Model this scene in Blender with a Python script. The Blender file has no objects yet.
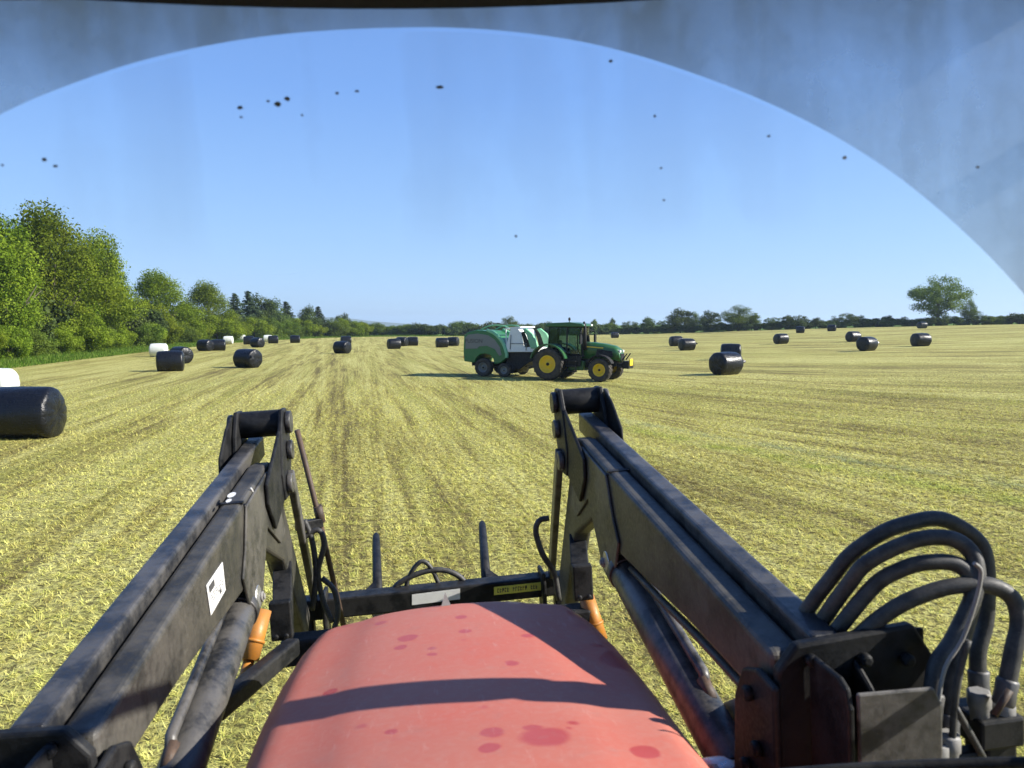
import bpy, bmesh, math, random
import numpy as np
from mathutils import Vector, Matrix, Euler

random.seed(11)
rng = np.random.default_rng(5)
S = bpy.context.scene
COL = S.collection
R = math.radians
PI = math.pi

# ------------------------------------------------------------------ helpers
def link(o, parent=None):
    COL.objects.link(o)
    if parent is not None:
        o.parent = parent
    return o

def tag(o, label=None, cat=None, group=None, kind=None):
    if label: o['label'] = label
    if cat: o['category'] = cat
    if group: o['group'] = group
    if kind: o['kind'] = kind
    return o

def empty(name, loc=(0, 0, 0), rz=0.0):
    o = bpy.data.objects.new(name, None)
    o.empty_display_size = 0.3
    o.location = loc
    o.rotation_euler = (0, 0, rz)
    return link(o)

def copy_tree(o, parent=None):
    c = o.copy()
    link(c, parent)
    for ch in o.children:
        copy_tree(ch, c)
    return c

class MB:
    """collects shapes and links them as one mesh object"""
    def __init__(s):
        s.v = []; s.f = []; s.sm = []
    def add(s, vs, fs, smooth=False):
        b = len(s.v)
        s.v += [tuple(v) for v in vs]
        s.f += [tuple(i + b for i in f) for f in fs]
        s.sm += [smooth] * len(fs)
        return s
    def box(s, c, d, rot=None):
        x, y, z = d[0] / 2, d[1] / 2, d[2] / 2
        vs = [Vector((a * x, b * y, e * z)) for a in (-1, 1) for b in (-1, 1) for e in (-1, 1)]
        if rot is not None:
            vs = [rot @ v for v in vs]
        c = Vector(c)
        return s.add([v + c for v in vs], [(0, 1, 3, 2), (4, 6, 7, 5), (0, 4, 5, 1), (2, 3, 7, 6), (0, 2, 6, 4), (1, 5, 7, 3)])
    def bar(s, p, q, w, h, up=(0, 0, 1)):
        """rectangular bar from p to q, w across, h along up"""
        p, q = Vector(p), Vector(q)
        d = (q - p).normalized()
        side = d.cross(Vector(up)).normalized()
        u = side.cross(d).normalized()
        vs = []
        for e in (p, q):
            for a, b in ((-1, -1), (1, -1), (1, 1), (-1, 1)):
                vs.append(e + side * (a * w / 2) + u * (b * h / 2))
        return s.add(vs, [(3, 2, 1, 0), (4, 5, 6, 7), (0, 1, 5, 4), (1, 2, 6, 5), (2, 3, 7, 6), (3, 0, 4, 7)])
    def tube(s, pts, r, n=10, caps=True):
        pts = [Vector(p) for p in pts]
        rs = r if isinstance(r, (list, tuple)) else [r] * len(pts)
        vs, fs = [], []
        t0 = (pts[1] - pts[0]).normalized()
        ref = Vector((0, 0, 1)) if abs(t0.z) < .9 else Vector((1, 0, 0))
        nrm = t0.cross(ref).normalized()
        for i, p in enumerate(pts):
            t = (pts[min(i + 1, len(pts) - 1)] - pts[max(i - 1, 0)]).normalized()
            nrm = (nrm - t * nrm.dot(t)).normalized()
            b = t.cross(nrm)
            for k in range(n):
                a = 2 * PI * k / n
                vs.append(p + (nrm * math.cos(a) + b * math.sin(a)) * rs[i])
        for i in range(len(pts) - 1):
            for k in range(n):
                k2 = (k + 1) % n
                fs.append((i * n + k, i * n + k2, (i + 1) * n + k2, (i + 1) * n + k))
        s.add(vs, fs, True)
        if caps:
            m = len(pts) - 1
            b = len(s.v) - len(vs)
            s.f.append(tuple(b + k for k in reversed(range(n)))); s.sm.append(False)
            s.f.append(tuple(b + m * n + k for k in range(n))); s.sm.append(False)
        return s
    def prism(s, prof, x0, x1, axis='x'):
        """polygon prof [(a,b)] extruded along an axis; for x: (y,z), for y: (x,z), for z: (x,y)"""
        def mk(t, a, b):
            return (t, a, b) if axis == 'x' else ((a, t, b) if axis == 'y' else (a, b, t))
        n = len(prof)
        vs = [mk(x0, a, b) for a, b in prof] + [mk(x1, a, b) for a, b in prof]
        fs = [tuple(reversed(range(n))), tuple(range(n, 2 * n))]
        fs += [(i, (i + 1) % n, n + (i + 1) % n, n + i) for i in range(n)]
        return s.add(vs, fs)
    def lathe(s, prof, n=32, axis='y', c=(0, 0, 0), caps=True):
        """prof [(r, t)] turned about an axis"""
        vs, fs = [], []
        c = Vector(c)
        for r, t in prof:
            for k in range(n):
                a = 2 * PI * k / n
                ca, sa = r * math.cos(a), r * math.sin(a)
                v = (t, ca, sa) if axis == 'x' else ((ca, t, sa) if axis == 'y' else (ca, sa, t))
                vs.append(Vector(v) + c)
        m = len(prof)
        for i in range(m - 1):
            for k in range(n):
                k2 = (k + 1) % n
                fs.append((i * n + k, i * n + k2, (i + 1) * n + k2, (i + 1) * n + k))
        s.add(vs, fs, True)
        if caps:
            b = len(s.v) - len(vs)
            s.f.append(tuple(b + k for k in range(n))); s.sm.append(False)
            s.f.append(tuple(b + (m - 1) * n + k for k in reversed(range(n)))); s.sm.append(False)
        return s
    def build(s, name, mat, parent=None, bevel=0.0, seg=2):
        me = bpy.data.meshes.new(name)
        me.from_pydata(s.v, [], s.f)
        me.polygons.foreach_set('use_smooth', s.sm)
        bm = bmesh.new(); bm.from_mesh(me)
        bmesh.ops.recalc_face_normals(bm, faces=bm.faces)
        if bevel:
            bm.normal_update()
            ed = [e for e in bm.edges if len(e.link_faces) == 2 and e.calc_face_angle(0) > R(28)]
            bmesh.ops.bevel(bm, geom=ed, offset=bevel, segments=seg, profile=.5, affect='EDGES', clamp_overlap=True)
        bm.to_mesh(me); bm.free()
        me.materials.append(mat)
        me.update()
        return link(bpy.data.objects.new(name, me), parent)

def bez(p0, p1, p2, p3, n=14):
    p0, p1, p2, p3 = map(Vector, (p0, p1, p2, p3))
    return [p0 * (1 - t) ** 3 + p1 * 3 * t * (1 - t) ** 2 + p2 * 3 * t * t * (1 - t) + p3 * t ** 3 for t in [i / n for i in range(n + 1)]]

def spline(pts, n=6):
    """Catmull-Rom through points"""
    P = [Vector(p) for p in pts]
    P = [P[0] * 2 - P[1]] + P + [P[-1] * 2 - P[-2]]
    out = []
    for i in range(1, len(P) - 2):
        for k in range(n):
            t = k / n
            a, b, c, d = P[i - 1], P[i], P[i + 1], P[i + 2]
            out.append(.5 * ((2 * b) + (c - a) * t + (2 * a - 5 * b + 4 * c - d) * t * t + (3 * b - a - 3 * c + d) * t ** 3))
    out.append(P[-2])
    return out

# ------------------------------------------------------------------ camera model (used only to read positions off the photograph)
F, H, PIT = 770.0, 2.65, R(4.3)
CP, SP = math.cos(PIT), math.sin(PIT)
def ray(px, py):
    u, v = (px - 512) / F, (384 - py) / F
    return Vector((u, CP + v * SP, -SP + v * CP))
EYE = Vector((0, 0, H))

def smooth(a, b, x):
    t = min(1, max(0, (x - a) / (b - a)))
    return t * t * (3 - 2 * t)
GX = [-4000, 6, 16, 28, 37, 45, 52, 65, 80, 110, 200, 4000]
GZ = [0, 0, .16, .5, .78, 1.08, 1.42, 1.95, 2.4, 3.1, 4.2, 4.2]
def gz(x, y):
    return float(np.interp(x, GX, GZ))
def ground_at(px, py):
    d = ray(px, py)
    t = 2.0
    for _ in range(4000):
        p = EYE + d * t
        if p.z <= gz(p.x, p.y):
            break
        t *= 1.002
    return Vector((p.x, p.y, gz(p.x, p.y)))

# ------------------------------------------------------------------ materials
def mat(name):
    m = bpy.data.materials.new(name)
    m.use_nodes = True
    nt = m.node_tree
    nt.nodes.clear()
    return m, nt
def nn(nt, t, **kw):
    n = nt.nodes.new(t)
    for k, v in kw.items():
        if k.startswith('i_'):
            n.inputs[k[2:].replace('_', ' ')].default_value = v
        else:
            setattr(n, k, v)
    return n
def L(nt, a, b): nt.links.new(a, b)
def c4(c): return (c[0], c[1], c[2], 1)
def ramp(nt, fac, stops, interp='LINEAR'):
    r = nt.nodes.new('ShaderNodeValToRGB')
    r.color_ramp.interpolation = interp
    el = r.color_ramp.elements
    while len(el) < len(stops): el.new(.5)
    for e, (p, c) in zip(el, stops):
        e.position = p
        e.color = c4(c) if isinstance(c, (tuple, list)) else (c, c, c, 1)
    L(nt, fac, r.inputs[0])
    return r.outputs[0]
def mixc(nt, fac, a, b, bt='MIX'):
    m = nt.nodes.new('ShaderNodeMix'); m.data_type = 'RGBA'; m.blend_type = bt
    for sock, val in ((m.inputs[0], fac), (m.inputs[6], a), (m.inputs[7], b)):
        if isinstance(val, bpy.types.NodeSocket): L(nt, val, sock)
        elif isinstance(val, (int, float)): sock.default_value = val if sock == m.inputs[0] else (val, val, val, 1)
        else: sock.default_value = c4(val)
    return m.outputs[2]
def mth(nt, op, a, b=None, clamp=False):
    m = nt.nodes.new('ShaderNodeMath'); m.operation = op; m.use_clamp = clamp
    for i, v in enumerate((a, b)):
        if v is None: continue
        if isinstance(v, bpy.types.NodeSocket): L(nt, v, m.inputs[i])
        else: m.inputs[i].default_value = v
    return m.outputs[0]
def noise(nt, vec, scale, detail=4, rough=.55, dist=0):
    n = nn(nt, 'ShaderNodeTexNoise', i_Scale=scale, i_Detail=detail, i_Roughness=rough, i_Distortion=dist)
    if vec is not None: L(nt, vec, n.inputs['Vector'])
    return n.outputs['Fac']
def finish(nt, col, rough=.5, bump=None, bstr=.3, bdist=.01, metal=0, spec=.5, coat=0):
    p = nn(nt, 'ShaderNodeBsdfPrincipled')
    for k, v in (('Base Color', col), ('Roughness', rough), ('Metallic', metal), ('Specular IOR Level', spec), ('Coat Weight', coat)):
        if isinstance(v, bpy.types.NodeSocket): L(nt, v, p.inputs[k])
        elif isinstance(v, (tuple, list)): p.inputs[k].default_value = c4(v)
        else: p.inputs[k].default_value = v
    if bump is not None:
        b = nn(nt, 'ShaderNodeBump', i_Strength=bstr, i_Distance=bdist)
        L(nt, bump, b.inputs['Height']); L(nt, b.outputs[0], p.inputs['Normal'])
    o = nn(nt, 'ShaderNodeOutputMaterial')
    L(nt, p.outputs[0], o.inputs[0])
    return p
def texco(nt): return nn(nt, 'ShaderNodeTexCoord').outputs['Object']

def paint(name, col, dirt=(.18, .15, .10), amount=.35, rough=.45, scale=6, spec=.5, bstr=.15, metal=0, edge=0):
    """worn paint: dust blotches, scratches, uneven gloss"""
    m, nt = mat(name)
    v = texco(nt)
    a = noise(nt, v, scale, 6, .65)
    b = noise(nt, v, scale * 9, 5, .7)
    f = ramp(nt, mth(nt, 'ADD', mth(nt, 'MULTIPLY', a, .65), mth(nt, 'MULTIPLY', b, .35)), [(.40, 0.0), (.66, amount)])
    c = mixc(nt, f, col, dirt)
    sc_ = nn(nt, 'ShaderNodeMapping'); sc_.inputs['Scale'].default_value = (3, 26, 40); sc_.inputs['Rotation'].default_value = (.5, .3, .4); L(nt, v, sc_.inputs[0])
    c = mixc(nt, ramp(nt, noise(nt, sc_.outputs[0], scale * .6, 4, .7), [(.64, 0.0), (.70, amount * .8)]), c, [min(1, d * 1.5 + .02) for d in dirt])
    if edge:      # paint worn through along the edges
        ge = nn(nt, 'ShaderNodeNewGeometry')
        wear = mth(nt, 'MULTIPLY', ramp(nt, ge.outputs['Pointiness'], [(.52, 0.0), (.60, 1.0)]), ramp(nt, a, [(.42, 0.0), (.55, edge)]))
        c = mixc(nt, wear, c, (.16, .15, .14))
    r = ramp(nt, b, [(.3, max(.05, rough - .1)), (.7, min(1, rough + .2))])
    finish(nt, c, r, mth(nt, 'ADD', b, a), bstr, .004, metal, spec)
    return m

M = {}
M['black_paint'] = paint('loader_black_paint', (.016, .017, .020), (.12, .11, .085), .38, .36, 9, edge=.7)
M['black_inner'] = paint('loader_black_dusty', (.020, .020, .018), (.13, .115, .08), .42, .48, 8, edge=.7)
M['black_plain'] = paint('machine_black', (.0045, .005, .006), (.040, .040, .038), .3, .5, 12, spec=.25, edge=.12)
M['rubber'] = paint('hose_rubber', (.022, .022, .023), (.12, .115, .10), .6, .5, 30)
M['tyre'] = paint('tyre_rubber', (.016, .016, .016), (.14, .11, .07), .5, .75, 5)
M['grey_cast'] = paint('dusty_grey_casting', (.27, .265, .25), (.13, .11, .09), .5, .6, 10)
M['steel'] = paint('bright_steel', (.55, .55, .54), (.2, .17, .13), .3, .3, 12, metal=.8)
M['header'] = paint('blue_grey_header_trim', (.034, .044, .068), (.045, .055, .08), .4, .9, 14, spec=.1)
M['ferrule'] = paint('dull_ferrule', (.12, .12, .12), (.10, .09, .08), .5, .5, 18, metal=.4)
M['orange'] = paint('orange_paint', (.50, .19, .02), (.20, .12, .06), .7, .45, 8)
M['white_label'] = paint('white_sticker', (.78, .78, .75), (.5, .48, .42), .3, .5, 25, bstr=.02)
M['yellow_label'] = paint('yellow_sticker', (.72, .68, .10), (.4, .36, .12), .35, .5, 25, bstr=.02)
M['ink'] = paint('dark_ink', (.05, .05, .05), (.1, .1, .1), .2, .6, 25, bstr=.02)
M['rusty'] = paint('rusty_rod', (.045, .032, .025), (.16, .09, .05), .6, .6, 12)
M['green'] = paint('tractor_green', (.014, .10, .026), (.13, .12, .06), .25, .3, 3)
M['yellow'] = paint('wheel_yellow', (.75, .52, .015), (.4, .3, .1), .3, .4, 4)
M['baler_green'] = paint('baler_green', (.020, .15, .040), (.15, .13, .08), .22, .32, 2.5)
M['baler_light'] = paint('baler_pale_green', (.20, .50, .27), (.25, .25, .15), .2, .35, 2.5)
M['baler_grey'] = paint('baler_grey_panel', (.16, .17, .165), (.2, .19, .15), .3, .4, 3)
M['white_panel'] = paint('white_panel', (.74, .76, .75), (.5, .48, .4), .25, .4, 3)
M['seat_grey'] = paint('cab_trim', (.011, .015, .026), (.02, .025, .035), .3, .8, 6)
M['lamp'] = paint('lamp_lens', (.75, .75, .72), (.5, .5, .45), .2, .12, 6)
M['amber'] = paint('amber_lens', (.75, .25, .02), (.5, .2, .05), .2, .2, 6)

def dark_glass():
    m, nt = mat('cab_glass')
    v = texco(nt)
    g = nn(nt, 'ShaderNodeBsdfGlossy', i_Roughness=.03); g.inputs[0].default_value = (.9, .95, .95, 1)
    t = nn(nt, 'ShaderNodeBsdfTransparent'); t.inputs[0].default_value = (.55, .66, .70, 1)
    fr = nn(nt, 'ShaderNodeFresnel', i_IOR=1.5)
    mx = nn(nt, 'ShaderNodeMixShader'); L(nt, fr.outputs[0], mx.inputs[0]); L(nt, t.outputs[0], mx.inputs[1]); L(nt, g.outputs[0], mx.inputs[2])
    o = nn(nt, 'ShaderNodeOutputMaterial'); L(nt, mx.outputs[0], o.inputs[0])
    return m
M['cab_glass'] = dark_glass()

def bonnet_red():
    m, nt = mat('faded_red_bonnet')
    v = texco(nt)
    a = noise(nt, v, 3.2, 5, .6)
    dust = mixc(nt, ramp(nt, a, [(.3, 0.0), (.75, 1.0)]), (.50, .118, .078), (.46, .170, .120))
    dust = mixc(nt, ramp(nt, noise(nt, v, 60, 4, .7), [(.45, 0.0), (.8, .22)]), dust, (.48, .32, .27))
    # washed spots where drops have rinsed the dust away
    nv = nn(nt, 'ShaderNodeVectorMath', operation='ADD')
    nz = nn(nt, 'ShaderNodeTexNoise', i_Scale=16.0, i_Detail=2.0)
    L(nt, v, nz.inputs['Vector'])
    sc = nn(nt, 'ShaderNodeVectorMath', operation='SCALE'); sc.inputs['Scale'].default_value = .022
    L(nt, nz.outputs['Color'], sc.inputs[0]); L(nt, v, nv.inputs[0]); L(nt, sc.outputs[0], nv.inputs[1])
    flat = nn(nt, 'ShaderNodeVectorMath', operation='MULTIPLY'); flat.inputs[1].default_value = (1, 1, 0)
    L(nt, nv.outputs[0], flat.inputs[0])
    spots = None
    def vor(scale, thr, keep):
        vo = nn(nt, 'ShaderNodeTexVoronoi', i_Scale=scale, i_Randomness=1.0)
        L(nt, flat.outputs[0], vo.inputs['Vector'])
        sep = nn(nt, 'ShaderNodeSeparateColor'); L(nt, vo.outputs['Color'], sep.inputs[0])
        size = mth(nt, 'MULTIPLY', mth(nt, 'SUBTRACT', sep.outputs[0], keep, True), thr / (1 - keep))
        return mth(nt, 'MULTIPLY', mth(nt, 'GREATER_THAN', size, 0.004), mth(nt, 'MULTIPLY', mth(nt, 'SUBTRACT', size, vo.outputs['Distance']), 16.0, True), True)
    s1 = vor(4.8, .40, .42); s2 = vor(13.0, .38, .45)
    sp = mth(nt, 'MAXIMUM', s1, s2)
    col = mixc(nt, mth(nt, 'MULTIPLY', sp, .8), dust, (.40, .045, .042))
    scm = nn(nt, 'ShaderNodeMapping'); scm.inputs['Scale'].default_value = (30, 5, 5); scm.inputs['Rotation'].default_value = (0, 0, .5); L(nt, v, scm.inputs[0])
    col = mixc(nt, ramp(nt, noise(nt, scm.outputs[0], 2.2, 5, .7), [(.60, 0.0), (.70, .35)]), col, (.56, .30, .25))
    stn = noise(nt, v, 14, 6, .7)
    col = mixc(nt, ramp(nt, stn, [(.56, 0.0), (.72, .4)]), col, (.36, .16, .13))
    # faint grey smear of bird lime / mud
    sm = ramp(nt, noise(nt, v, 7.5, 3, .5), [(.70, 0.0), (.78, .55)])
    col = mixc(nt, sm, col, (.30, .22, .19))
    rough = mth(nt, 'SUBTRACT', .62, mth(nt, 'MULTIPLY', sp, .22))
    finish(nt, col, rough, noise(nt, v, 90, 3, .6), .06, .002, 0, .4)
    return m
M['red'] = bonnet_red()

def wrap(name, base, rough):
    m, nt = mat(name)
    v = texco(nt)
    mp = nn(nt, 'ShaderNodeMapping'); mp.inputs['Scale'].default_value = (1.2, 7, 7); L(nt, v, mp.inputs[0])
    w = noise(nt, mp.outputs[0], 2.2, 5, .6, .6)
    bw = nn(nt, 'ShaderNodeTexWave', i_Scale=2.6, i_Distortion=3.5, i_Detail=3.0); L(nt, v, bw.inputs['Vector']); w = mth(nt, 'ADD', w, mth(nt, 'MULTIPLY', bw.outputs['Fac'], .12))
    f = noise(nt, v, 14, 4, .6)
    c = mixc(nt, ramp(nt, noise(nt, v, 3, 5, .6), [(.45, 0.0), (.75, .4)]), base, [b * .8 + .006 for b in base])
    finish(nt, c, ramp(nt, f, [(.3, rough - .08), (.7, rough + .12)]), mth(nt, 'ADD', w, mth(nt, 'MULTIPLY', f, .4)), .5, .03, 0, .38)
    return m
M['wrap_black'] = wrap('black_bale_wrap', (.005, .0055, .007), .30)
M['wrap_white'] = wrap('white_bale_wrap', (.62, .64, .58), .4)

_a, _b = ground_at(640, 432), ground_at(1015, 499)
_n = Vector((-(_b.y - _a.y), _b.x - _a.x)).normalized()
STRIP = (_n.x, _n.y, -(_n.x * _a.x + _n.y * _a.y))
def hay_color(nt):
    """colour of the mown field at a world position: windrow stripes, yellow straw, green regrowth, bare brown"""
    geo = nn(nt, 'ShaderNodeNewGeometry')
    sep = nn(nt, 'ShaderNodeSeparateXYZ'); L(nt, geo.outputs['Position'], sep.inputs[0])
    X, Y = sep.outputs[0], sep.outputs[1]
    xp = mth(nt, 'MAXIMUM', X, 0.0)
    xn = mth(nt, 'MINIMUM', X, 0.0)
    h = mth(nt, 'ADD', mth(nt, 'MULTIPLY', mth(nt, 'LOGARITHM', mth(nt, 'ADD', mth(nt, 'MULTIPLY', xp, .25), 1.0), math.e), 12.0), mth(nt, 'MULTIPLY', xn, 3.0))
    s = mth(nt, 'ADD', h, mth(nt, 'MULTIPLY', Y, .62))
    def stripe(ks, kt, detail, rough):
        cx = nn(nt, 'ShaderNodeCombineXYZ')
        L(nt, mth(nt, 'MULTIPLY', s, ks), cx.inputs[0]); L(nt, mth(nt, 'MULTIPLY', Y, kt), cx.inputs[1]); L(nt, mth(nt, 'MULTIPLY', X, kt), cx.inputs[2])
        return noise(nt, cx.outputs[0], 1.0, detail, rough)
    s1 = stripe(.16, .03, 3, .55)
    s2 = stripe(.62, .06, 3, .6)
    s3 = stripe(2.3, .22, 4, .65)
    blot = noise(nt, geo.outputs['Position'], .35, 4, .6)
    fine = noise(nt, geo.outputs['Position'], 7.0, 5, .7)
    mixv = .5
    for src, k in ((s1, .75), (s2, 1.1), (s3, 1.15), (blot, .35), (fine, .75)):
        mixv = mth(nt, 'ADD', mth(nt, 'MULTIPLY', mth(nt, 'SUBTRACT', src, .5), k), mixv)
    col = ramp(nt, mixv, [(.16, (.20, .165, .06)), (.34, (.41, .36, .105)), (.48, (.62, .57, .16)), (.68, (.78, .74, .25))])
    grn = ramp(nt, mth(nt, 'ADD', mth(nt, 'MULTIPLY', stripe(.33, .05, 3, .6), .6), mth(nt, 'MULTIPLY', noise(nt, geo.outputs['Position'], 1.4, 5, .65), .4)), [(.49, 0.0), (.64, .7)])
    col = mixc(nt, grn, col, (.42, .43, .09))
    # a missed strip of longer green grass with a grey-green wheel line beside it, slanting across the right
    wob = mth(nt, 'MULTIPLY', mth(nt, 'SUBTRACT', noise(nt, geo.outputs['Position'], .5, 3, .6), .5), 1.6)
    for off, wd, cc, k in ((0.0, .55, (.36, .46, .05), .85), (1.0, .45, (.30, .38, .20), .7)):
        dl = mth(nt, 'ADD', mth(nt, 'ADD', mth(nt, 'MULTIPLY', X, STRIP[0]), mth(nt, 'MULTIPLY', Y, STRIP[1])), mth(nt, 'ADD', wob, STRIP[2] - off))
        m_ = mth(nt, 'SUBTRACT', 1.0, mth(nt, 'DIVIDE', mth(nt, 'ABSOLUTE', dl), wd), True)
        xr = ramp(nt, mth(nt, 'MULTIPLY', X, .1), [(.10, 0.0), (.35, 1.0)])
        m_ = mth(nt, 'MULTIPLY', mth(nt, 'MULTIPLY', m_, xr), ramp(nt, noise(nt, geo.outputs['Position'], 1.1, 4, .6), [(.35, .1), (.6, k)]))
        col = mixc(nt, m_, col, cc)
    return col, geo, fine, s2

def ground_mat():
    m, nt = mat('mown_hay_field')
    col, geo, fine, s2 = hay_color(nt)
    # dark gaps between the stubble
    gaps = ramp(nt, noise(nt, geo.outputs['Position'], 13.0, 6, .75), [(.42, .92), (.60, 0.0)])
    col = mixc(nt, gaps, col, (.085, .07, .025))
    at = nn(nt, 'ShaderNodeAttribute', attribute_name='verge')
    vg = mth(nt, 'ADD', at.outputs['Fac'], mth(nt, 'MULTIPLY', mth(nt, 'SUBTRACT', noise(nt, geo.outputs['Position'], .8, 4, .6), .5), .35))
    vf = ramp(nt, vg, [(.42, 0.0), (.58, 1.0)])
    gcol = mixc(nt, noise(nt, geo.outputs['Position'], 2.5, 5, .7), (.055, .115, .012), (.13, .21, .03))
    col = mixc(nt, vf, col, gcol)
    hgt = mth(nt, 'ADD', mth(nt, 'MULTIPLY', noise(nt, geo.outputs['Position'], 11.0, 6, .75), 1.0), mth(nt, 'MULTIPLY', s2, .8))
    finish(nt, col, .9, hgt, .9, .10, 0, .15)
    return m
def blade_mat(name, green=False):
    m, nt = mat(name)
    at = nn(nt, 'ShaderNodeAttribute', attribute_name='rnd')
    if green:
        col = ramp(nt, at.outputs['Fac'], [(0, (.045, .10, .010)), (.6, (.11, .20, .025)), (1, (.22, .27, .06))])
    else:
        col, geo, fine, s2 = hay_color(nt)
        tint = ramp(nt, at.outputs['Fac'], [(0, (.10, .075, .035)), (.24, (.40, .32, .13)), (.42, (.72, .65, .19)), (.62, (.90, .86, .28)), (.84, (.56, .61, .13)), (1, (.30, .38, .06))])
        col = mixc(nt, .5, col, tint)
    d = nn(nt, 'ShaderNodeBsdfDiffuse'); L(nt, col, d.inputs[0])
    t = nn(nt, 'ShaderNodeBsdfTranslucent'); L(nt, col, t.inputs[0])
    mx = nn(nt, 'ShaderNodeMixShader', i_Fac=.28); L(nt, d.outputs[0], mx.inputs[1]); L(nt, t.outputs[0], mx.inputs[2])
    o = nn(nt, 'ShaderNodeOutputMaterial'); L(nt, mx.outputs[0], o.inputs[0])
    return m
M['ground'] = ground_mat()
M['stubble'] = blade_mat('cut_stubble')
M['verge_grass'] = blade_mat('verge_grass', True)

def leaf_mat(name, dark, mid, light, trans=.3):
    m, nt = mat(name)
    at = nn(nt, 'ShaderNodeAttribute', attribute_name='rnd')
    oi = nn(nt, 'ShaderNodeObjectInfo')
    col = ramp(nt, at.outputs['Fac'], [(0, dark), (.5, mid), (1, light)])
    hs = nn(nt, 'ShaderNodeHueSaturation')
    L(nt, col, hs.inputs['Color'])
    L(nt, mth(nt, 'ADD', mth(nt, 'MULTIPLY', oi.outputs['Random'], .022), .487), hs.inputs['Hue'])
    L(nt, mth(nt, 'ADD', mth(nt, 'MULTIPLY', oi.outputs['Random'], .4), .8), hs.inputs['Value'])
    d = nn(nt, 'ShaderNodeBsdfDiffuse'); L(nt, hs.outputs[0], d.inputs[0])
    t = nn(nt, 'ShaderNodeBsdfTranslucent'); L(nt, hs.outputs[0], t.inputs[0])
    mx = nn(nt, 'ShaderNodeMixShader', i_Fac=trans); L(nt, d.outputs[0], mx.inputs[1]); L(nt, t.outputs[0], mx.inputs[2])
    o = nn(nt, 'ShaderNodeOutputMaterial'); L(nt, mx.outputs[0], o.inputs[0])
    return m
M['leaf_fresh'] = leaf_mat('fresh_leaves', (.085, .135, .014), (.155, .225, .020), (.25, .32, .035), .42)
M['leaf_mid'] = leaf_mat('mid_leaves', (.062, .10, .016), (.115, .165, .026), (.185, .24, .042), .38)
M['leaf_dark'] = leaf_mat('dark_leaves', (.050, .078, .026), (.085, .122, .038), (.13, .175, .055), .36)
M['needle'] = leaf_mat('conifer_needles', (.040, .062, .034), (.064, .092, .048), (.09, .125, .064), .3)
M['blossom'] = leaf_mat('hawthorn_blossom', (.42, .40, .30), (.55, .52, .42), (.66, .64, .52), .2)
M['bark'] = paint('bark', (.075, .062, .045), (.14, .13, .09), .5, .9, 3, bstr=.8)

# ------------------------------------------------------------------ world, sun, camera
SUN_EL, SUN_AZ = R(31.5), R(-5)          # azimuth: 0 = camera right (+X), negative = slightly behind
w = bpy.data.worlds.new('World'); S.world = w
w.use_nodes = True
nt = w.node_tree; nt.nodes.clear()
sky = nn(nt, 'ShaderNodeTexSky', sky_type='NISHITA')
sky.sun_disc = False
sky.sun_elevation = SUN_EL
sky.sun_rotation = R(90) - SUN_AZ
sky.air_density = 1.0; sky.dust_density = 0.25; sky.ozone_density = 2.2; sky.altitude = 60
wtc = nn(nt, 'ShaderNodeTexCoord')
wsep = nn(nt, 'ShaderNodeSeparateXYZ'); L(nt, wtc.outputs['Generated'], wsep.inputs[0])
clear = ramp(nt, wsep.outputs[2], [(0, (2.5, 4.15, 6.4)), (.10, (2.0, 3.6, 6.3)), (.28, (1.15, 2.5, 5.7)), (.6, (.55, 1.35, 3.9)), (1, (.35, .95, 3.1))])
tint = nn(nt, 'ShaderNodeMix', data_type='RGBA'); tint.inputs[0].default_value = .8
L(nt, sky.outputs[0], tint.inputs[6]); L(nt, clear, tint.inputs[7])
bg = nn(nt, 'ShaderNodeBackground', i_Strength=.084)
L(nt, tint.outputs[2], bg.inputs[0])
L(nt, bg.outputs[0], nn(nt, 'ShaderNodeOutputWorld').inputs[0])

sd = Vector((math.cos(SUN_AZ) * math.cos(SUN_EL), math.sin(SUN_AZ) * math.cos(SUN_EL), math.sin(SUN_EL)))
sl = bpy.data.lights.new('sun', 'SUN'); sl.energy = 4.8; sl.angle = R(.53); sl.color = (1, .95, .86)
so = link(bpy.data.objects.new('sun', sl)); so.location = sd * 200
so.rotation_euler = (-sd).to_track_quat('-Z', 'Y').to_euler()

cam = bpy.data.cameras.new('camera')
cam.sensor_fit = 'HORIZONTAL'; cam.sensor_width = 36; cam.lens = 36 * F / 1024
cam.clip_start = .05; cam.clip_end = 12000
co = link(bpy.data.objects.new('camera', cam)); co.location = EYE; co.rotation_euler = (R(90) - PIT, 0, 0)
cam.dof.use_dof = True; cam.dof.focus_distance = 14; cam.dof.aperture_fstop = 8.0
S.camera = co
S.view_settings.view_transform = 'Standard'; S.view_settings.look = 'None'
S.view_settings.exposure = 1.03; S.view_settings.gamma = 1
S.cycles.max_bounces = 8; S.cycles.transparent_max_bounces = 16
S.cycles.diffuse_bounces = 3; S.cycles.glossy_bounces = 3
S.cycles.caustics_reflective = False; S.cycles.caustics_refractive = False

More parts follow.
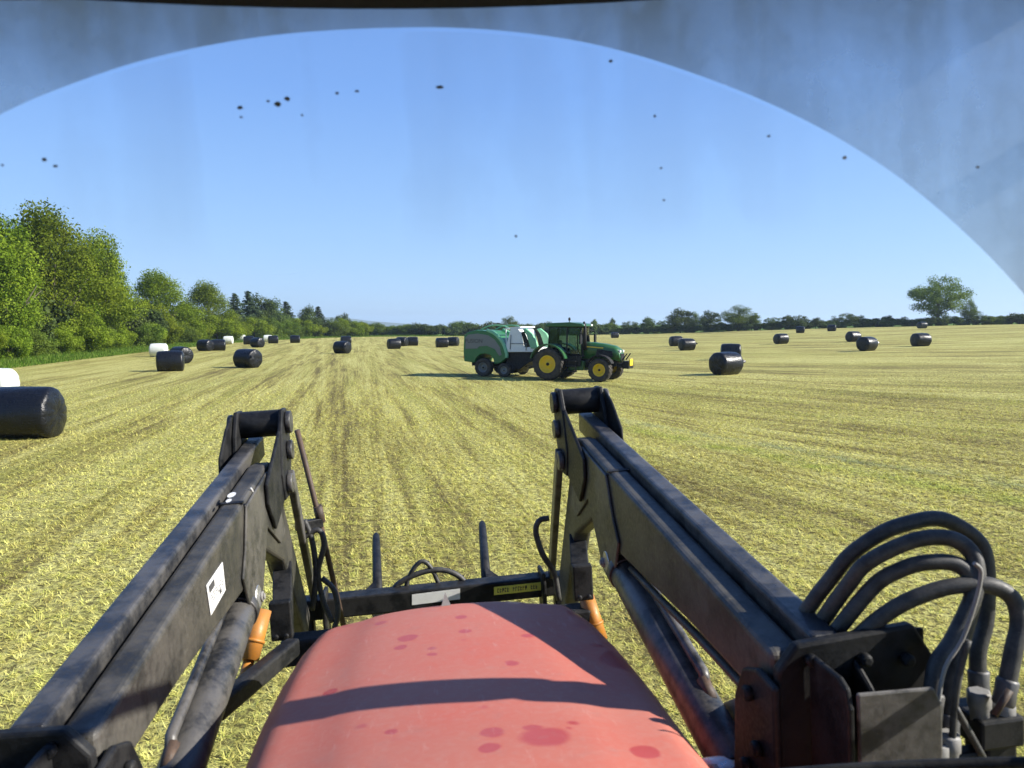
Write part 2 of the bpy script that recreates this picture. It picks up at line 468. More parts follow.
# ------------------------------------------------------------------ ground
HEDGE = [(-31, 18), (-35.5, 45), (-38, 57), (-42.5, 80), (-48.5, 120), (-49, 150), (-47, 175), (-38, 196), (-11, 207), (25, 208), (46, 193), (66, 178), (112, 168), (190, 160)]
def hedge_dist(x, y):
    """signed distance to the hedge line, positive on the field side"""
    best, sg = 1e9, 1
    for (ax, ay), (bx, by) in zip(HEDGE, HEDGE[1:]):
        dx, dy = bx - ax, by - ay
        t = max(0, min(1, ((x - ax) * dx + (y - ay) * dy) / (dx * dx + dy * dy)))
        qx, qy = x - ax - t * dx, y - ay - t * dy
        d = math.hypot(qx, qy)
        if d < best:
            best = d
            sg = 1 if (dx * qy - dy * qx) < 0 else -1
    return best * sg
def axis(lo, hi, step, far):
    a = list(np.arange(lo, hi + .1, step))
    e, x = [], step
    p = hi
    while p < far:
        x *= 1.5; p += x; e.append(p)
    b, x, p = [], step, lo
    while p > -far:
        x *= 1.5; p -= x; b.append(p)
    return b[::-1] + a + e
gxs, gys = axis(-70, 130, 2.0, 4600), axis(-20, 240, 2.0, 4600)
vs, vg = [], []
for y in gys:
    for x in gxs:
        vs.append((x, y, gz(x, y)))
        d = hedge_dist(x, y) if abs(x) < 300 and abs(y) < 400 else -10
        # field beyond the hedge is pasture
        width = 4.2 if y < 150 else 2.4
        vg.append(min(1, max(0, .5 - (d - width) * .22)) if y > 5 or x < -60 else (0 if x > -31 else 1))
nx = len(gxs)
fs = [(j * nx + i, j * nx + i + 1, (j + 1) * nx + i + 1, (j + 1) * nx + i) for j in range(len(gys) - 1) for i in range(nx - 1)]
me = bpy.data.meshes.new('hay_field'); me.from_pydata(vs, [], fs)
at = me.attributes.new('verge', 'FLOAT', 'POINT'); at.data.foreach_set('value', vg)
me.polygons.foreach_set('use_smooth', [True] * len(fs))
me.materials.append(M['ground'])
tag(link(bpy.data.objects.new('ground', me)), 'mown hay field in yellow and green stripes', 'field', kind='structure')

def blades(name, material, xs, ys, zs, ln, wd, pitch, rnd):
    """one triangle per cut stem"""
    n = len(xs)
    az = rng.uniform(0, 2 * PI, n)
    dx, dy = np.cos(az), np.sin(az)
    hx, hz = np.cos(pitch) * ln, np.sin(pitch) * ln
    v = np.empty((n, 3, 3), np.float32)
    v[:, 0] = np.stack([xs - dy * wd, ys + dx * wd, zs], 1)
    v[:, 1] = np.stack([xs + dy * wd, ys - dx * wd, zs], 1)
    v[:, 2] = np.stack([xs + dx * hx, ys + dy * hx, zs + hz], 1)
    me = bpy.data.meshes.new(name)
    me.vertices.add(3 * n); me.vertices.foreach_set('co', v.ravel())
    me.loops.add(3 * n); me.loops.foreach_set('vertex_index', np.arange(3 * n, dtype=np.int32))
    me.polygons.add(n); me.polygons.foreach_set('loop_start', np.arange(0, 3 * n, 3, dtype=np.int32))
    at = me.attributes.new('rnd', 'FLOAT', 'FACE'); at.data.foreach_set('value', rnd.astype(np.float32))
    me.materials.append(material)
    me.update(calc_edges=True); me.validate()
    return link(bpy.data.objects.new(name, me))

def stubble():
    n = 520000
    # distance with density falling off, all round the front of the tractor
    u = rng.uniform(0, 1, n)
    r0, r1 = 2.2, 46.0
    r = (r0 ** .5 + u * (r1 ** .5 - r0 ** .5)) ** 2
    r = np.where(rng.uniform(0, 1, n) < np.clip((r - 14) / 30, 0, 1), r * rng.uniform(.25, .8, n), r)
    a = rng.uniform(R(-47), R(44), n)
    x, y = r * np.sin(a), r * np.cos(a)
    # tufts: pull part of the stems towards clump centres on a jittered lattice
    cs = .16 + r * .004
    ox = np.floor(x / cs) * cs + cs * (.5 + .45 * np.sin(np.floor(x / cs) * 12.9 + np.floor(y / cs) * 78.2))
    oy = np.floor(y / cs) * cs + cs * (.5 + .45 * np.sin(np.floor(x / cs) * 39.3 + np.floor(y / cs) * 11.1))
    pull = rng.uniform(0, .75, n)
    x = x + (ox - x) * pull; y = y + (oy - y) * pull
    z = np.interp(x, GX, GZ)
    grow = 1 + r * .03
    tuft_h = .5 + .5 * np.sin(x * 2.3 + np.sin(y * 1.7) * 2) * np.sin(y * 2.9 + np.sin(x * 1.3) * 2)
    tall = .55 + .9 * tuft_h
    ln = rng.uniform(.022, .065, n) * grow * tall
    wd = rng.uniform(.0025, .005, n) * (grow ** 1.6)
    pitch = np.abs(rng.normal(R(12), R(16), n)) + .04
    tuft = .5 + .5 * np.sin(np.floor(ox / cs) * 7.7 + np.floor(oy / cs) * 3.1)
    rnd = np.clip(rng.normal(.45, .31, n) + (tuft - .5) * .4 - .16 * np.clip(np.sin(x * .9 + 1.7 * np.sin(y * .31)) + np.sin(y * .55 + 1.3 * np.sin(x * .7)), 0, 2), 0, 1)
    o = blades('stubble_grass', M['stubble'], x, y, z, ln, wd, pitch, rnd)
    tag(o, 'short cut hay stubble covering the near field', 'stubble', kind='stuff')
stubble()

def verge():
    n = 60000
    seg = [(Vector(a), Vector(b)) for a, b in zip(HEDGE[1:], HEDGE[2:10])]
    lens = np.array([(b - a).length * (3 if i < 3 else 1) for i, (a, b) in enumerate(seg)])
    idx = rng.choice(len(seg), n, p=lens / lens.sum())
    A = np.array([[*a] for a, b in seg]); B = np.array([[*b] for a, b in seg])
    t = rng.uniform(0, 1, n)
    p = A[idx] + (B[idx] - A[idx]) * t[:, None]
    d = B[idx] - A[idx]; d /= np.linalg.norm(d, axis=1)[:, None]
    off = rng.uniform(-1.5, 4.6, n)
    x = p[:, 0] + d[:, 1] * off; y = p[:, 1] - d[:, 0] * off
    z = np.interp(x, GX, GZ)
    ln = rng.uniform(.2, .5, n) * np.clip(1.35 - off / 5, .4, 1.3)
    o = blades('verge_grass', M['verge_grass'], x, y, z, ln, rng.uniform(.02, .04, n), rng.uniform(R(40), R(85), n), rng.uniform(0, 1, n))
    tag(o, 'uncut green grass strip along the foot of the hedge', 'grass', kind='stuff')
verge()

# summer haze: one closed box of even air round the camera and everything built
def haze():
    lim = 8200
    m = MB(); m.box((0, 0, 50.0), (2 * lim, 2 * lim, 106.0))
    hm, nt = mat('summer_haze')
    v = nn(nt, 'ShaderNodeVolumePrincipled', i_Density=HAZE, i_Anisotropy=.2)
    v.inputs['Color'].default_value = (.66, .84, 1.0, 1)
    o = nn(nt, 'ShaderNodeOutputMaterial'); L(nt, v.outputs[0], o.inputs['Volume'])
    tag(m.build('haze', hm), 'thin blue summer haze over the whole field', 'haze', kind='stuff')
HAZE = .00022
haze()

# far blue hill
def hill():
    n, m = 60, 10
    vs = []
    for i in range(n + 1):
        t = i / n
        x = -1700 + 1700 * t
        for j in range(m + 1):
            s = j / m
            hgt = 44 * math.exp(-((t - .48) / .20) ** 2) + 3 * math.sin(t * 29) * math.exp(-((t - .48) / .25) ** 2)
            z = max(-1, hgt * math.sin(PI * s) ** .8 - 1)
            vs.append((x, 3300 + 900 * s, z))
    fs = [(i * (m + 1) + j, (i + 1) * (m + 1) + j, (i + 1) * (m + 1) + j + 1, i * (m + 1) + j + 1) for i in range(n) for j in range(m)]
    me = bpy.data.meshes.new('hill'); me.from_pydata(vs, [], fs)
    me.polygons.foreach_set('use_smooth', [True] * len(fs))
    mm, nt = mat('wooded_hill')
    finish(nt, mixc(nt, noise(nt, texco(nt), .01, 5, .6), (.05, .08, .05), (.08, .11, .06)), .9)
    me.materials.append(mm)
    tag(link(bpy.data.objects.new('hill', me)), 'long low blue hill far beyond the hedge', 'hill', kind='structure')
hill()

# ------------------------------------------------------------------ trees and bushes
def leaf_mesh(name, centres, normals, size, rnd, material, jitter=.9, mats=None, midx=None):
    n = len(centres)
    nrm = normals + rng.normal(0, jitter, (n, 3))
    nrm /= np.linalg.norm(nrm, axis=1)[:, None] + 1e-9
    ref = rng.normal(0, 1, (n, 3))
    u = np.cross(nrm, ref); u /= np.linalg.norm(u, axis=1)[:, None] + 1e-9
    v = np.cross(nrm, u)
    s = (size * rng.uniform(.6, 1.35, n))[:, None]
    q = np.empty((n, 4, 3), np.float32)
    q[:, 0] = centres - u * s; q[:, 1] = centres - v * s * .62 + nrm * s * .15
    q[:, 2] = centres + u * s; q[:, 3] = centres + v * s * .62 + nrm * s * .15
    me = bpy.data.meshes.new(name)
    me.vertices.add(4 * n); me.vertices.foreach_set('co', q.ravel())
    me.loops.add(4 * n); me.loops.foreach_set('vertex_index', np.arange(4 * n, dtype=np.int32))
    me.polygons.add(n); me.polygons.foreach_set('loop_start', np.arange(0, 4 * n, 4, dtype=np.int32))
    at = me.attributes.new('rnd', 'FLOAT', 'FACE'); at.data.foreach_set('value', rnd.astype(np.float32))
    for mm in (mats or [material]): me.materials.append(mm)
    if midx is not None: me.polygons.foreach_set('material_index', midx.astype(np.int32))
    me.update(calc_edges=True); me.validate()
    return me

def lobes_for(kind, n, h):
    """centres and radii of the leaf clumps of a crown about h metres tall"""
    out = []
    for _ in range(n):
        while True:
            p = rng.uniform(-1, 1, 3)
            r = np.linalg.norm(p)
            if .25 < r < 1: break
        if kind == 'round':
            tt = (p[2] + 1) / 2
            wd = .40 * (1.0 - .55 * tt) * (1 + .22 * math.sin(2.1 * math.atan2(p[1], p[0]) + 5 * tt))
            c = np.array([p[0] * wd * h, p[1] * wd * h, h * (.50 + p[2] * .40 + .05 * math.sin(3 * p[0] + 2 * p[1]))])
            rr = h * rng.uniform(.055, .135)
        elif kind == 'tall':
            t = (p[2] + 1) / 2
            wd = .27 * (1 - .55 * t)
            c = np.array([p[0] * wd * h, p[1] * wd * h, h * (.14 + .80 * t)])
            rr = h * rng.uniform(.06, .125)
        elif kind == 'spread':
            c = np.array([p[0] * .46 * h, p[1] * .40 * h, h * (.60 + p[2] * .33)])
            if abs(p[2]) < .5 and rng.uniform() < .25: c[2] -= .18 * h
            rr = h * rng.uniform(.06, .115)
        elif kind == 'lone':
            c = np.array([p[0] * .50 * h, p[1] * .42 * h, h * (.56 + p[2] * .40)])
            if c[2] < .32 * h and rng.uniform() < .6: c[0] *= .45; c[1] *= .45
            rr = h * rng.uniform(.06, .11)
        elif kind == 'bush':
            c = np.array([p[0] * .62 * h, p[1] * .55 * h, h * (.42 + p[2] * .40)])
            rr = h * rng.uniform(.13, .22)
        out.append((c, rr))
    return out

def crown_mesh(name, kind, nl, per, h, leaf, material, gap=0.0, blossom=0.0):
    cs, ns, rn = [], [], []
    for c, rr in lobes_for(kind, nl, h):
        k = int(per * (rr / (.1 * h)) ** 2)
        d = rng.normal(0, 1, (k, 3)); d /= np.linalg.norm(d, axis=1)[:, None]
        rad = rr * (1 - np.abs(rng.normal(0, .28, k)))
        rad = np.where(rng.uniform(0, 1, k) < .14, rr * rng.uniform(1, 1.35, k), rad)
        p = c + d * rad[:, None] * np.array([1, 1, .85])
        cs.append(p); ns.append(d * .9 + np.array([0, 0, .35]))
        rn.append(np.clip(rng.normal(.5, .2, k) + rng.normal(0, .22), 0, 1))
    cs, ns, rn = np.concatenate(cs), np.concatenate(ns), np.concatenate(rn)
    cs[:, 2] = np.maximum(cs[:, 2], .05)
    mats, mi = [material], None
    if blossom:
        mats = [material, M['blossom']]
        blob = np.sin(cs[:, 0] * 2.9 + 1) * np.sin(cs[:, 1] * 3.3) + np.sin(cs[:, 2] * 3.7)
        mi = ((rng.uniform(0, 1, len(cs)) < blossom) & (blob > .1)).astype(int)
    return leaf_mesh(name, cs, ns, leaf, rn, material, .7, mats, mi)

def conifer_mesh(name, h, material):
    cs, ns = [], []
    tiers = 17
    for i in range(tiers):
        t = i / (tiers - 1)
        z = h * (.08 + .9 * t); rad = h * (.21 * (1 - t) ** .8 + .012)
        for b in range(int(5 + 9 * (1 - t))):
            a = rng.uniform(0, 2 * PI)
            k = int(60 * (1 - t) + 16)
            s = rng.uniform(.1, 1, k) ** .8 * rad * rng.uniform(.7, 1.15)
            p = np.stack([np.cos(a) * s, np.sin(a) * s, z - s * .35 + rng.normal(0, .10, k)], 1) + rng.normal(0, .04 * h * .3, (k, 3))
            cs.append(p); ns.append(np.tile([np.cos(a) * .4, np.sin(a) * .4, .8], (k, 1)))
    cs, ns = np.concatenate(cs), np.concatenate(ns)
    return leaf_mesh(name, cs, ns, .016 * h, rng.uniform(0, 1, len(cs)), material, .5)

def trunk_mb(h, top, r, limbs, spread):
    m = MB()
    lean = Vector((rng.uniform(-.03, .03) * h, rng.uniform(-.03, .03) * h, 0))
    m.tube([(0, 0, -.2), (0, 0, .15 * h), lean * .6 + Vector((0, 0, .45 * h)), lean + Vector((0, 0, top * h))], [r * 1.35, r, r * .7, r * .15], 9)
    for i in range(limbs):
        a = 2 * PI * i / limbs + rng.uniform(-.4, .4)
        z0 = h * rng.uniform(.2, .5)
        q = Vector((math.cos(a) * spread * h, math.sin(a) * spread * h, z0 + h * rng.uniform(.15, .3)))
        p = Vector((0, 0, z0))
        m.tube([p, p * .5 + q * .5 - Vector((0, 0, .03 * h)), q], [r * .5, r * .32, r * .08], 6)
    return m

TR = {}
def proto(key, name, crown, h, trunk):
    e = bpy.data.objects.new(name, None); e.empty_display_size = .3
    TR[key] = (name, crown, trunk, h)
def make_proto_mesh(mb, name, material):
    o = mb.build(name, material); me = o.data
    bpy.data.objects.remove(o)
    return me
TH = 10.0
BARK = M['bark']
tr_a = make_proto_mesh(trunk_mb(TH, .85, .20, 7, .22), 'trunk', BARK)
tr_b = make_proto_mesh(trunk_mb(TH, .8, .28, 9, .32), 'trunk', BARK)
tr_c = make_proto_mesh(trunk_mb(TH, .97, .15, 3, .08), 'trunk', BARK)
tr_s = make_proto_mesh(trunk_mb(3.0, .8, .07, 6, .35), 'stem', BARK)
CR = {
    'fresh1': crown_mesh('crown', 'round', 74, 280, TH, .095, M['leaf_fresh']),
    'fresh2': crown_mesh('crown', 'tall', 74, 300, TH, .095, M['leaf_fresh']),
    'mid1': crown_mesh('crown', 'round', 74, 280, TH, .095, M['leaf_mid']),
    'mid2': crown_mesh('crown', 'tall', 64, 220, TH, .11, M['leaf_mid']),
    'dark1': crown_mesh('crown', 'round', 80, 80, TH, .19, M['leaf_dark']),
    'dark2': crown_mesh('crown', 'spread', 80, 95, TH, .17, M['leaf_dark']),
    'lone': crown_mesh('crown', 'lone', 115, 210, TH, .12, M['leaf_mid']),
    'needle': conifer_mesh('crown', TH, M['needle']),
    'bush_fresh': crown_mesh('foliage', 'bush', 30, 150, 3.0, .06, M['leaf_fresh']),
    'bush_mid': crown_mesh('foliage', 'bush', 30, 150, 3.0, .06, M['leaf_mid']),
    'bush_dark': crown_mesh('foliage', 'bush', 26, 90, 3.0, .09, M['leaf_dark']),
    'bush_white': crown_mesh('foliage', 'bush', 30, 150, 3.0, .058, M['leaf_mid'], blossom=.5),
}
def plant(name, cat, label, crown, x, y, h, wid=1.0, group=None, trunk=None, z=None):
    """tree or bush standing on the ground at x, y: trunk and crown parts under an Empty"""
    base = 3.0 if crown.startswith('bush') else TH
    e = empty(name, (x, y, gz(x, y) if z is None else z), random.uniform(0, 2 * PI))
    s = h / base
    e.scale = (s * wid, s * wid, s)
    tag(e, label, cat, group)
    tm = trunk or (tr_s if crown.startswith('bush') else (tr_c if crown == 'needle' else tr_a))
    link(bpy.data.objects.new(tm.name.split('.')[0], tm), e)
    link(bpy.data.objects.new(CR[crown].name.split('.')[0], CR[crown]), e)
    return e
def at_row(px, dist):
    """x for a thing at forward distance dist seen in column px"""
    return (px - 512) / F * dist
def top_h(row, dist, x):
    return H + (326 - row) * dist / F - gz(x, dist)

G1 = 'trees of the left hedge'
big = [  # px, distance, top row, crown, width, label
    (6, 62, 207, 'fresh2', 1.0, 'bright green tree at the near end of the left hedge, cut by the picture edge'),
    (54, 72, 195, 'fresh1', .95, 'tallest broad tree of the left hedge with its twiggy crown top'),
    (99, 84, 224, 'fresh1', .85, 'bright green tree leaning out beside the tallest hedge tree'),
    (30, 70, 226, 'mid2', 1.0, 'darker ivy covered tree behind the first two trees of the left hedge'),
    (161, 112, 265, 'fresh1', 1.2, 'round green tree standing alone after the big hedge trees'),
    (209, 131, 277, 'fresh1', 1.1, 'second round tree of the left hedge, smaller and darker'),
    (77, 82, 238, 'fresh2', 1.15, 'leafy green tree filling the dip between the two tallest left trees'),
    (114, 93, 262, 'fresh2', 1.2, 'lower green tree on the right shoulder of the big left clump'),
    (18, 67, 244, 'fresh2', 1.1, 'shorter leafy tree low in front of the ivy covered one'),
    (147, 110, 296, 'mid2', 1.3, 'short dark leafy tree at the left foot of the round green tree'),
    (186, 124, 299, 'fresh2', 1.4, 'short leafy tree in the gap between the two round trees'),
    (133, 101, 298, 'fresh2', 1.3, 'low light green tree filling the gap before the round tree'),
]
for px, d, row, cr, wd, lab in big:
    x = at_row(px, d)
    plant('hedge_tree', 'tree', lab, cr, x, d, top_h(row, d, x), wd, G1)
back = [
    (236, 150, 294, 'needle', 1.9, 'first dark conifer past the round hedge trees'),
    (250, 158, 292, 'needle', 2.0, 'tallest dark conifer in the group behind the hedge'),
    (262, 165, 292, 'dark1', 1.0, 'grey green tree crowding against the tall conifer'),
    (273, 170, 297, 'dark1', 1.0, 'dark tree at the end of the conifer group'),
    (287, 185, 302, 'needle', 2.2, 'low conifer between the conifer group and the dark clump'),
]
for px, d, row, cr, wd, lab in back:
    x = at_row(px, d)
    plant('conifer' if cr == 'needle' else 'hedge_tree', 'tree', lab, cr, x, d, top_h(row, d, x), wd, 'dark trees behind the left hedge')
clump = [
    (308, 178, 304, 'dark1', 1.1, 'dark rounded tree, tallest of the clump left of the middle bales'),
    (319, 184, 307, 'needle', 2.2, 'narrow dark tree inside the clump left of the middle bales'),
    (333, 192, 317, 'dark2', .9, 'low dark tree between the clump and the last hedge tree'),
    (343, 196, 312, 'dark1', 1.1, 'last upright tree before the low hedge across the field end'),
]
for px, d, row, cr, wd, lab in clump:
    x = at_row(px, d)
    plant('field_tree', 'tree', lab, cr, x, d, top_h(row, d, x), wd, 'tree clump at the far left corner')

# bushes along the left hedge
def along(t):
    """point at length t along the hedge line"""
    for (ax, ay), (bx, by) in zip(HEDGE, HEDGE[1:]):
        l = math.hypot(bx - ax, by - ay)
        if t <= l: return ax + (bx - ax) * t / l, ay + (by - ay) * t / l, (by - ay) / l, -(bx - ax) / l
        t -= l
    return bx, by, 0, -1
t, k = 22.0, 0
names = {'bush_fresh': 'light green bush', 'bush_mid': 'mid green bush', 'bush_white': 'white blossomed hawthorn', 'bush_dark': 'dark green bush'}
while t < 186:
    x, y, ox, oy = along(t)
    kind = random.choice(['bush_fresh', 'bush_fresh', 'bush_mid', 'bush_mid', 'bush_white' if k % 3 == 1 else 'bush_mid'])
    h = random.uniform(2.6, 4.4) if y < 120 else random.uniform(3, 5)
    off = random.uniform(-1.2, .6)
    plant('hawthorn_bush' if kind == 'bush_white' else 'hedge_bush', 'bush',
          f'{names[kind]} among the undergrowth of the long left hedge', kind, x + ox * off, y + oy * off, h, random.uniform(.95, 1.3),
          f'{names[kind]}es of the left hedge' if kind != 'bush_white' else 'hawthorns of the left hedge')
    t += random.uniform(2.0, 3.4) * (1 + y / 160); k += 1
t = 24.0
while t < 180:      # taller growth behind, closes the hedge
    x, y, ox, oy = along(t)
    kind = random.choice(['bush_mid', 'bush_fresh', 'bush_dark'])
    off = random.uniform(-5.0, -2.6)
    plant('tall_bush', 'bush', f'tall {names[kind]} behind the front growth of the left hedge', kind, x + ox * off, y + oy * off, random.uniform(4.6, 6.8), random.uniform(.8, 1.05), f'tall {names[kind]}es of the left hedge')
    t += random.uniform(3.0, 4.6) * (1 + y / 220)

# low hedge across the far end, behind the bales and the tractor
px = 352
while px < 612:
    d = 207 + random.uniform(-2, 4)
    x = at_row(px, d)
    kind = random.choice(['bush_dark', 'bush_dark', 'bush_mid'])
    plant('far_bush', 'bush', f'{names[kind]} in the low hedge across the far end of the field', kind, x, d, random.uniform(3.0, 4.6), random.uniform(1.0, 1.5), f'{names[kind]}es of the far end hedge')
    px += random.uniform(5, 10)
for px, row, cr, wd, lab in [
    (362, 325, 'dark1', 1.4, 'small dark tree at the left end of the far low hedge'),
    (413, 327, 'dark1', 1.4, 'small dark tree behind the bale pair left of the green baler'),
    (434, 325, 'dark2', 1.4, 'small spreading tree just left of the green baler'),
    (456, 327, 'dark1', 1.4, 'small tree touching the back end of the green baler'),
    (510, 315, 'mid1', 1.5, 'round grey green tree showing above the white baler panel'),
    (543, 322, 'dark1', 1.4, 'dark tree between the baler and the tractor cab'),
    (594, 318, 'mid2', 1.0, 'slim tree rising right of the green tractor cab'),
    (612, 317, 'dark1', .7, 'small pointed tree right of the tractor bonnet')]:
    d = 214
    x = at_row(px, d)
    plant('far_tree', 'tree', lab, cr, x, d, top_h(row, d, x), wd, 'small trees of the far end hedge')
for px, row, cr, wd, d, lab in [
    (630, 322, 'dark2', 2.0, 203, 'low spreading tree at the left end of the right hedge'),
    (648, 318, 'dark1', 1.9, 198, 'rounded dark tree left of the tallest right hedge trees'),
    (664, 321, 'dark2', 1.9, 196, 'low dark tree between two rounded trees of the right hedge'),
    (680, 310, 'dark1', 1.9, 192, 'broad dark tree above the leftmost bale right of the tractor'),
    (693, 313, 'mid1', 1.3, 192, 'lighter tree leaning on the broad dark tree'),
    (710, 312, 'dark1', 1.8, 189, 'dark tree directly left of the bushy bright tree'),
    (737, 307, 'mid1', 2.2, 184, 'bushy bright tree, largest of the middle right hedge'),
    (754, 314, 'mid2', 1.6, 183, 'narrow tree against the right flank of the bushy bright tree'),
    (772, 318, 'dark2', 2.0, 180, 'low tree right of the bushy bright tree'),
    (787, 316, 'dark1', 2.0, 178, 'rounded small tree above the high bale on the slope'),
    (798, 316, 'dark2', 1.9, 177, 'tree just left of the twin bales near the skyline'),
    (815, 318, 'dark1', 2.0, 176, 'small rounded tree between the two skyline bales'),
    (845, 314, 'dark2', 2.2, 175, 'wide dark tree behind the bales left of the lone tall tree'),
    (858, 316, 'dark1', 2.0, 175, 'dark tree joined to the wide one left of the lone tall tree'),
    (886, 316, 'dark1', 2.0, 174, 'dark tree in the gap before the lone tall tree'),
    (903, 317, 'dark2', 1.3, 174, 'small dark tree at the left foot of the lone tall tree'),
    (968, 301, 'mid1', 1.1, 172, 'small green tree standing close right of the lone tall tree')]:
    x = at_row(px, d)
    plant('hedge_tree', 'tree', lab, cr, x, d, top_h(row, d, x) * 1.13, wd * .82, 'trees of the right hedge')
x = at_row(936, 172)
plant('lone_tree', 'tree', 'tall lone tree with gaps in its crown on the right skyline', 'lone', x, 172, top_h(275, 172, x), 1.2, trunk=tr_b)
px = 620
while px < 1045:
    d = float(np.interp(px, [620, 700, 800, 1040], [205, 190, 176, 166])) + random.uniform(-1, 2)
    x = at_row(px, d)
    kind = random.choice(['bush_dark', 'bush_dark', 'bush_mid'])
    h = random.uniform(1.7, 2.6) if px < 940 else random.uniform(2.0, 2.9)
    plant('skyline_bush', 'bush', f'{names[kind]} in the hedge along the right skyline', kind, x, d, h, random.uniform(1.3, 1.8), f'{names[kind]}es of the right hedge')
    px += random.uniform(6, 11)

# ------------------------------------------------------------------ bales
def bale_mesh(name, Ln, D, material, seed, tail=False):
    rs = np.random.default_rng(seed)
    n = 44
    r = D / 2; e = .14
    prof = [(.0, -Ln / 2 - .02), (r * .35, -Ln / 2 - .045), (r * .6, -Ln / 2 - .028), (r - e, -Ln / 2)]
    prof += [(r - e + e * math.sin(a), -Ln / 2 + e - e * math.cos(a)) for a in (.4, .8, 1.2, 1.57)]
    prof += [(r + .022 * math.sin(PI * s), -Ln / 2 + e + (Ln - 2 * e) * s) for s in np.linspace(.08, .92, 9)]
    prof += [(a, -b) for a, b in prof[7::-1]]
    vs, fs = [], []
    ph = rs.uniform(0, 6.28, 6)
    for i, (rr, tt) in enumerate(prof):
        for k in range(n):
            a = 2 * PI * k / n
            q = rr * (1 + .018 * math.sin(3 * a + ph[0]) + .014 * math.sin(2 * a + ph[4] + tt * 1.5) + .009 * math.sin(7 * a + ph[1] + tt * 3) + rs.normal(0, .0035))
            # pleats where the film is gathered on the ends
            end = 1 if abs(tt) > Ln / 2 - .06 else 0
            tp = tt + end * .011 * math.sin(9 * a + ph[2] + 2 * math.sin(2 * a + ph[3])) * (rr / r) * (1 if tt > 0 else -1)
            z = q * math.sin(a)
            z = max(z, -r + .05)            # settles a little on the ground
            vs.append((tp, q * math.cos(a), z + r - .05))
    for i in range(len(prof) - 1):
        for k in range(n):
            k2 = (k + 1) % n
            fs.append((i * n + k, i * n + k2, (i + 1) * n + k2, (i + 1) * n + k))
    m = MB(); m.add(vs, fs, True)
    if tail:    # loose end of film sticking out
        p = [(Ln / 2 - .05, -r * .75, r * 1.35), (Ln / 2 + .02, -r * .85, r * 1.28), (Ln / 2 + .17, -r * .95, r * 1.16), (Ln / 2 + .15, -r * .9, r * 1.0), (Ln / 2 - .02, -r * .95, r * 1.0)]
        off = Vector((0, .06, .02))
        m.add([Vector(q) for q in p] + [Vector(q) + off for q in p], [(0, 1, 2, 3, 4), (9, 8, 7, 6, 5)] + [(i, (i + 1) % 5, 5 + (i + 1) % 5, 5 + i) for i in range(5)])
    o = m.build(name, material); me = o.data
    bpy.data.objects.remove(o)
    return me
BM = {'b1': bale_mesh('bale', 1.46, 1.25, M['wrap_black'], 1), 'b2': bale_mesh('bale', 1.44, 1.23, M['wrap_black'], 2),
      'bt': bale_mesh('bale', 1.44, 1.25, M['wrap_black'], 3, True), 'w': bale_mesh('bale', 1.34, 1.2, M['wrap_white'], 4)}
for k_, sd_ in (('b3', 8), ('b4', 9)): BM[k_] = bale_mesh('bale', 1.40 + .05 * (sd_ - 8), 1.22 + .03 * (sd_ - 8), M['wrap_black'], sd_)
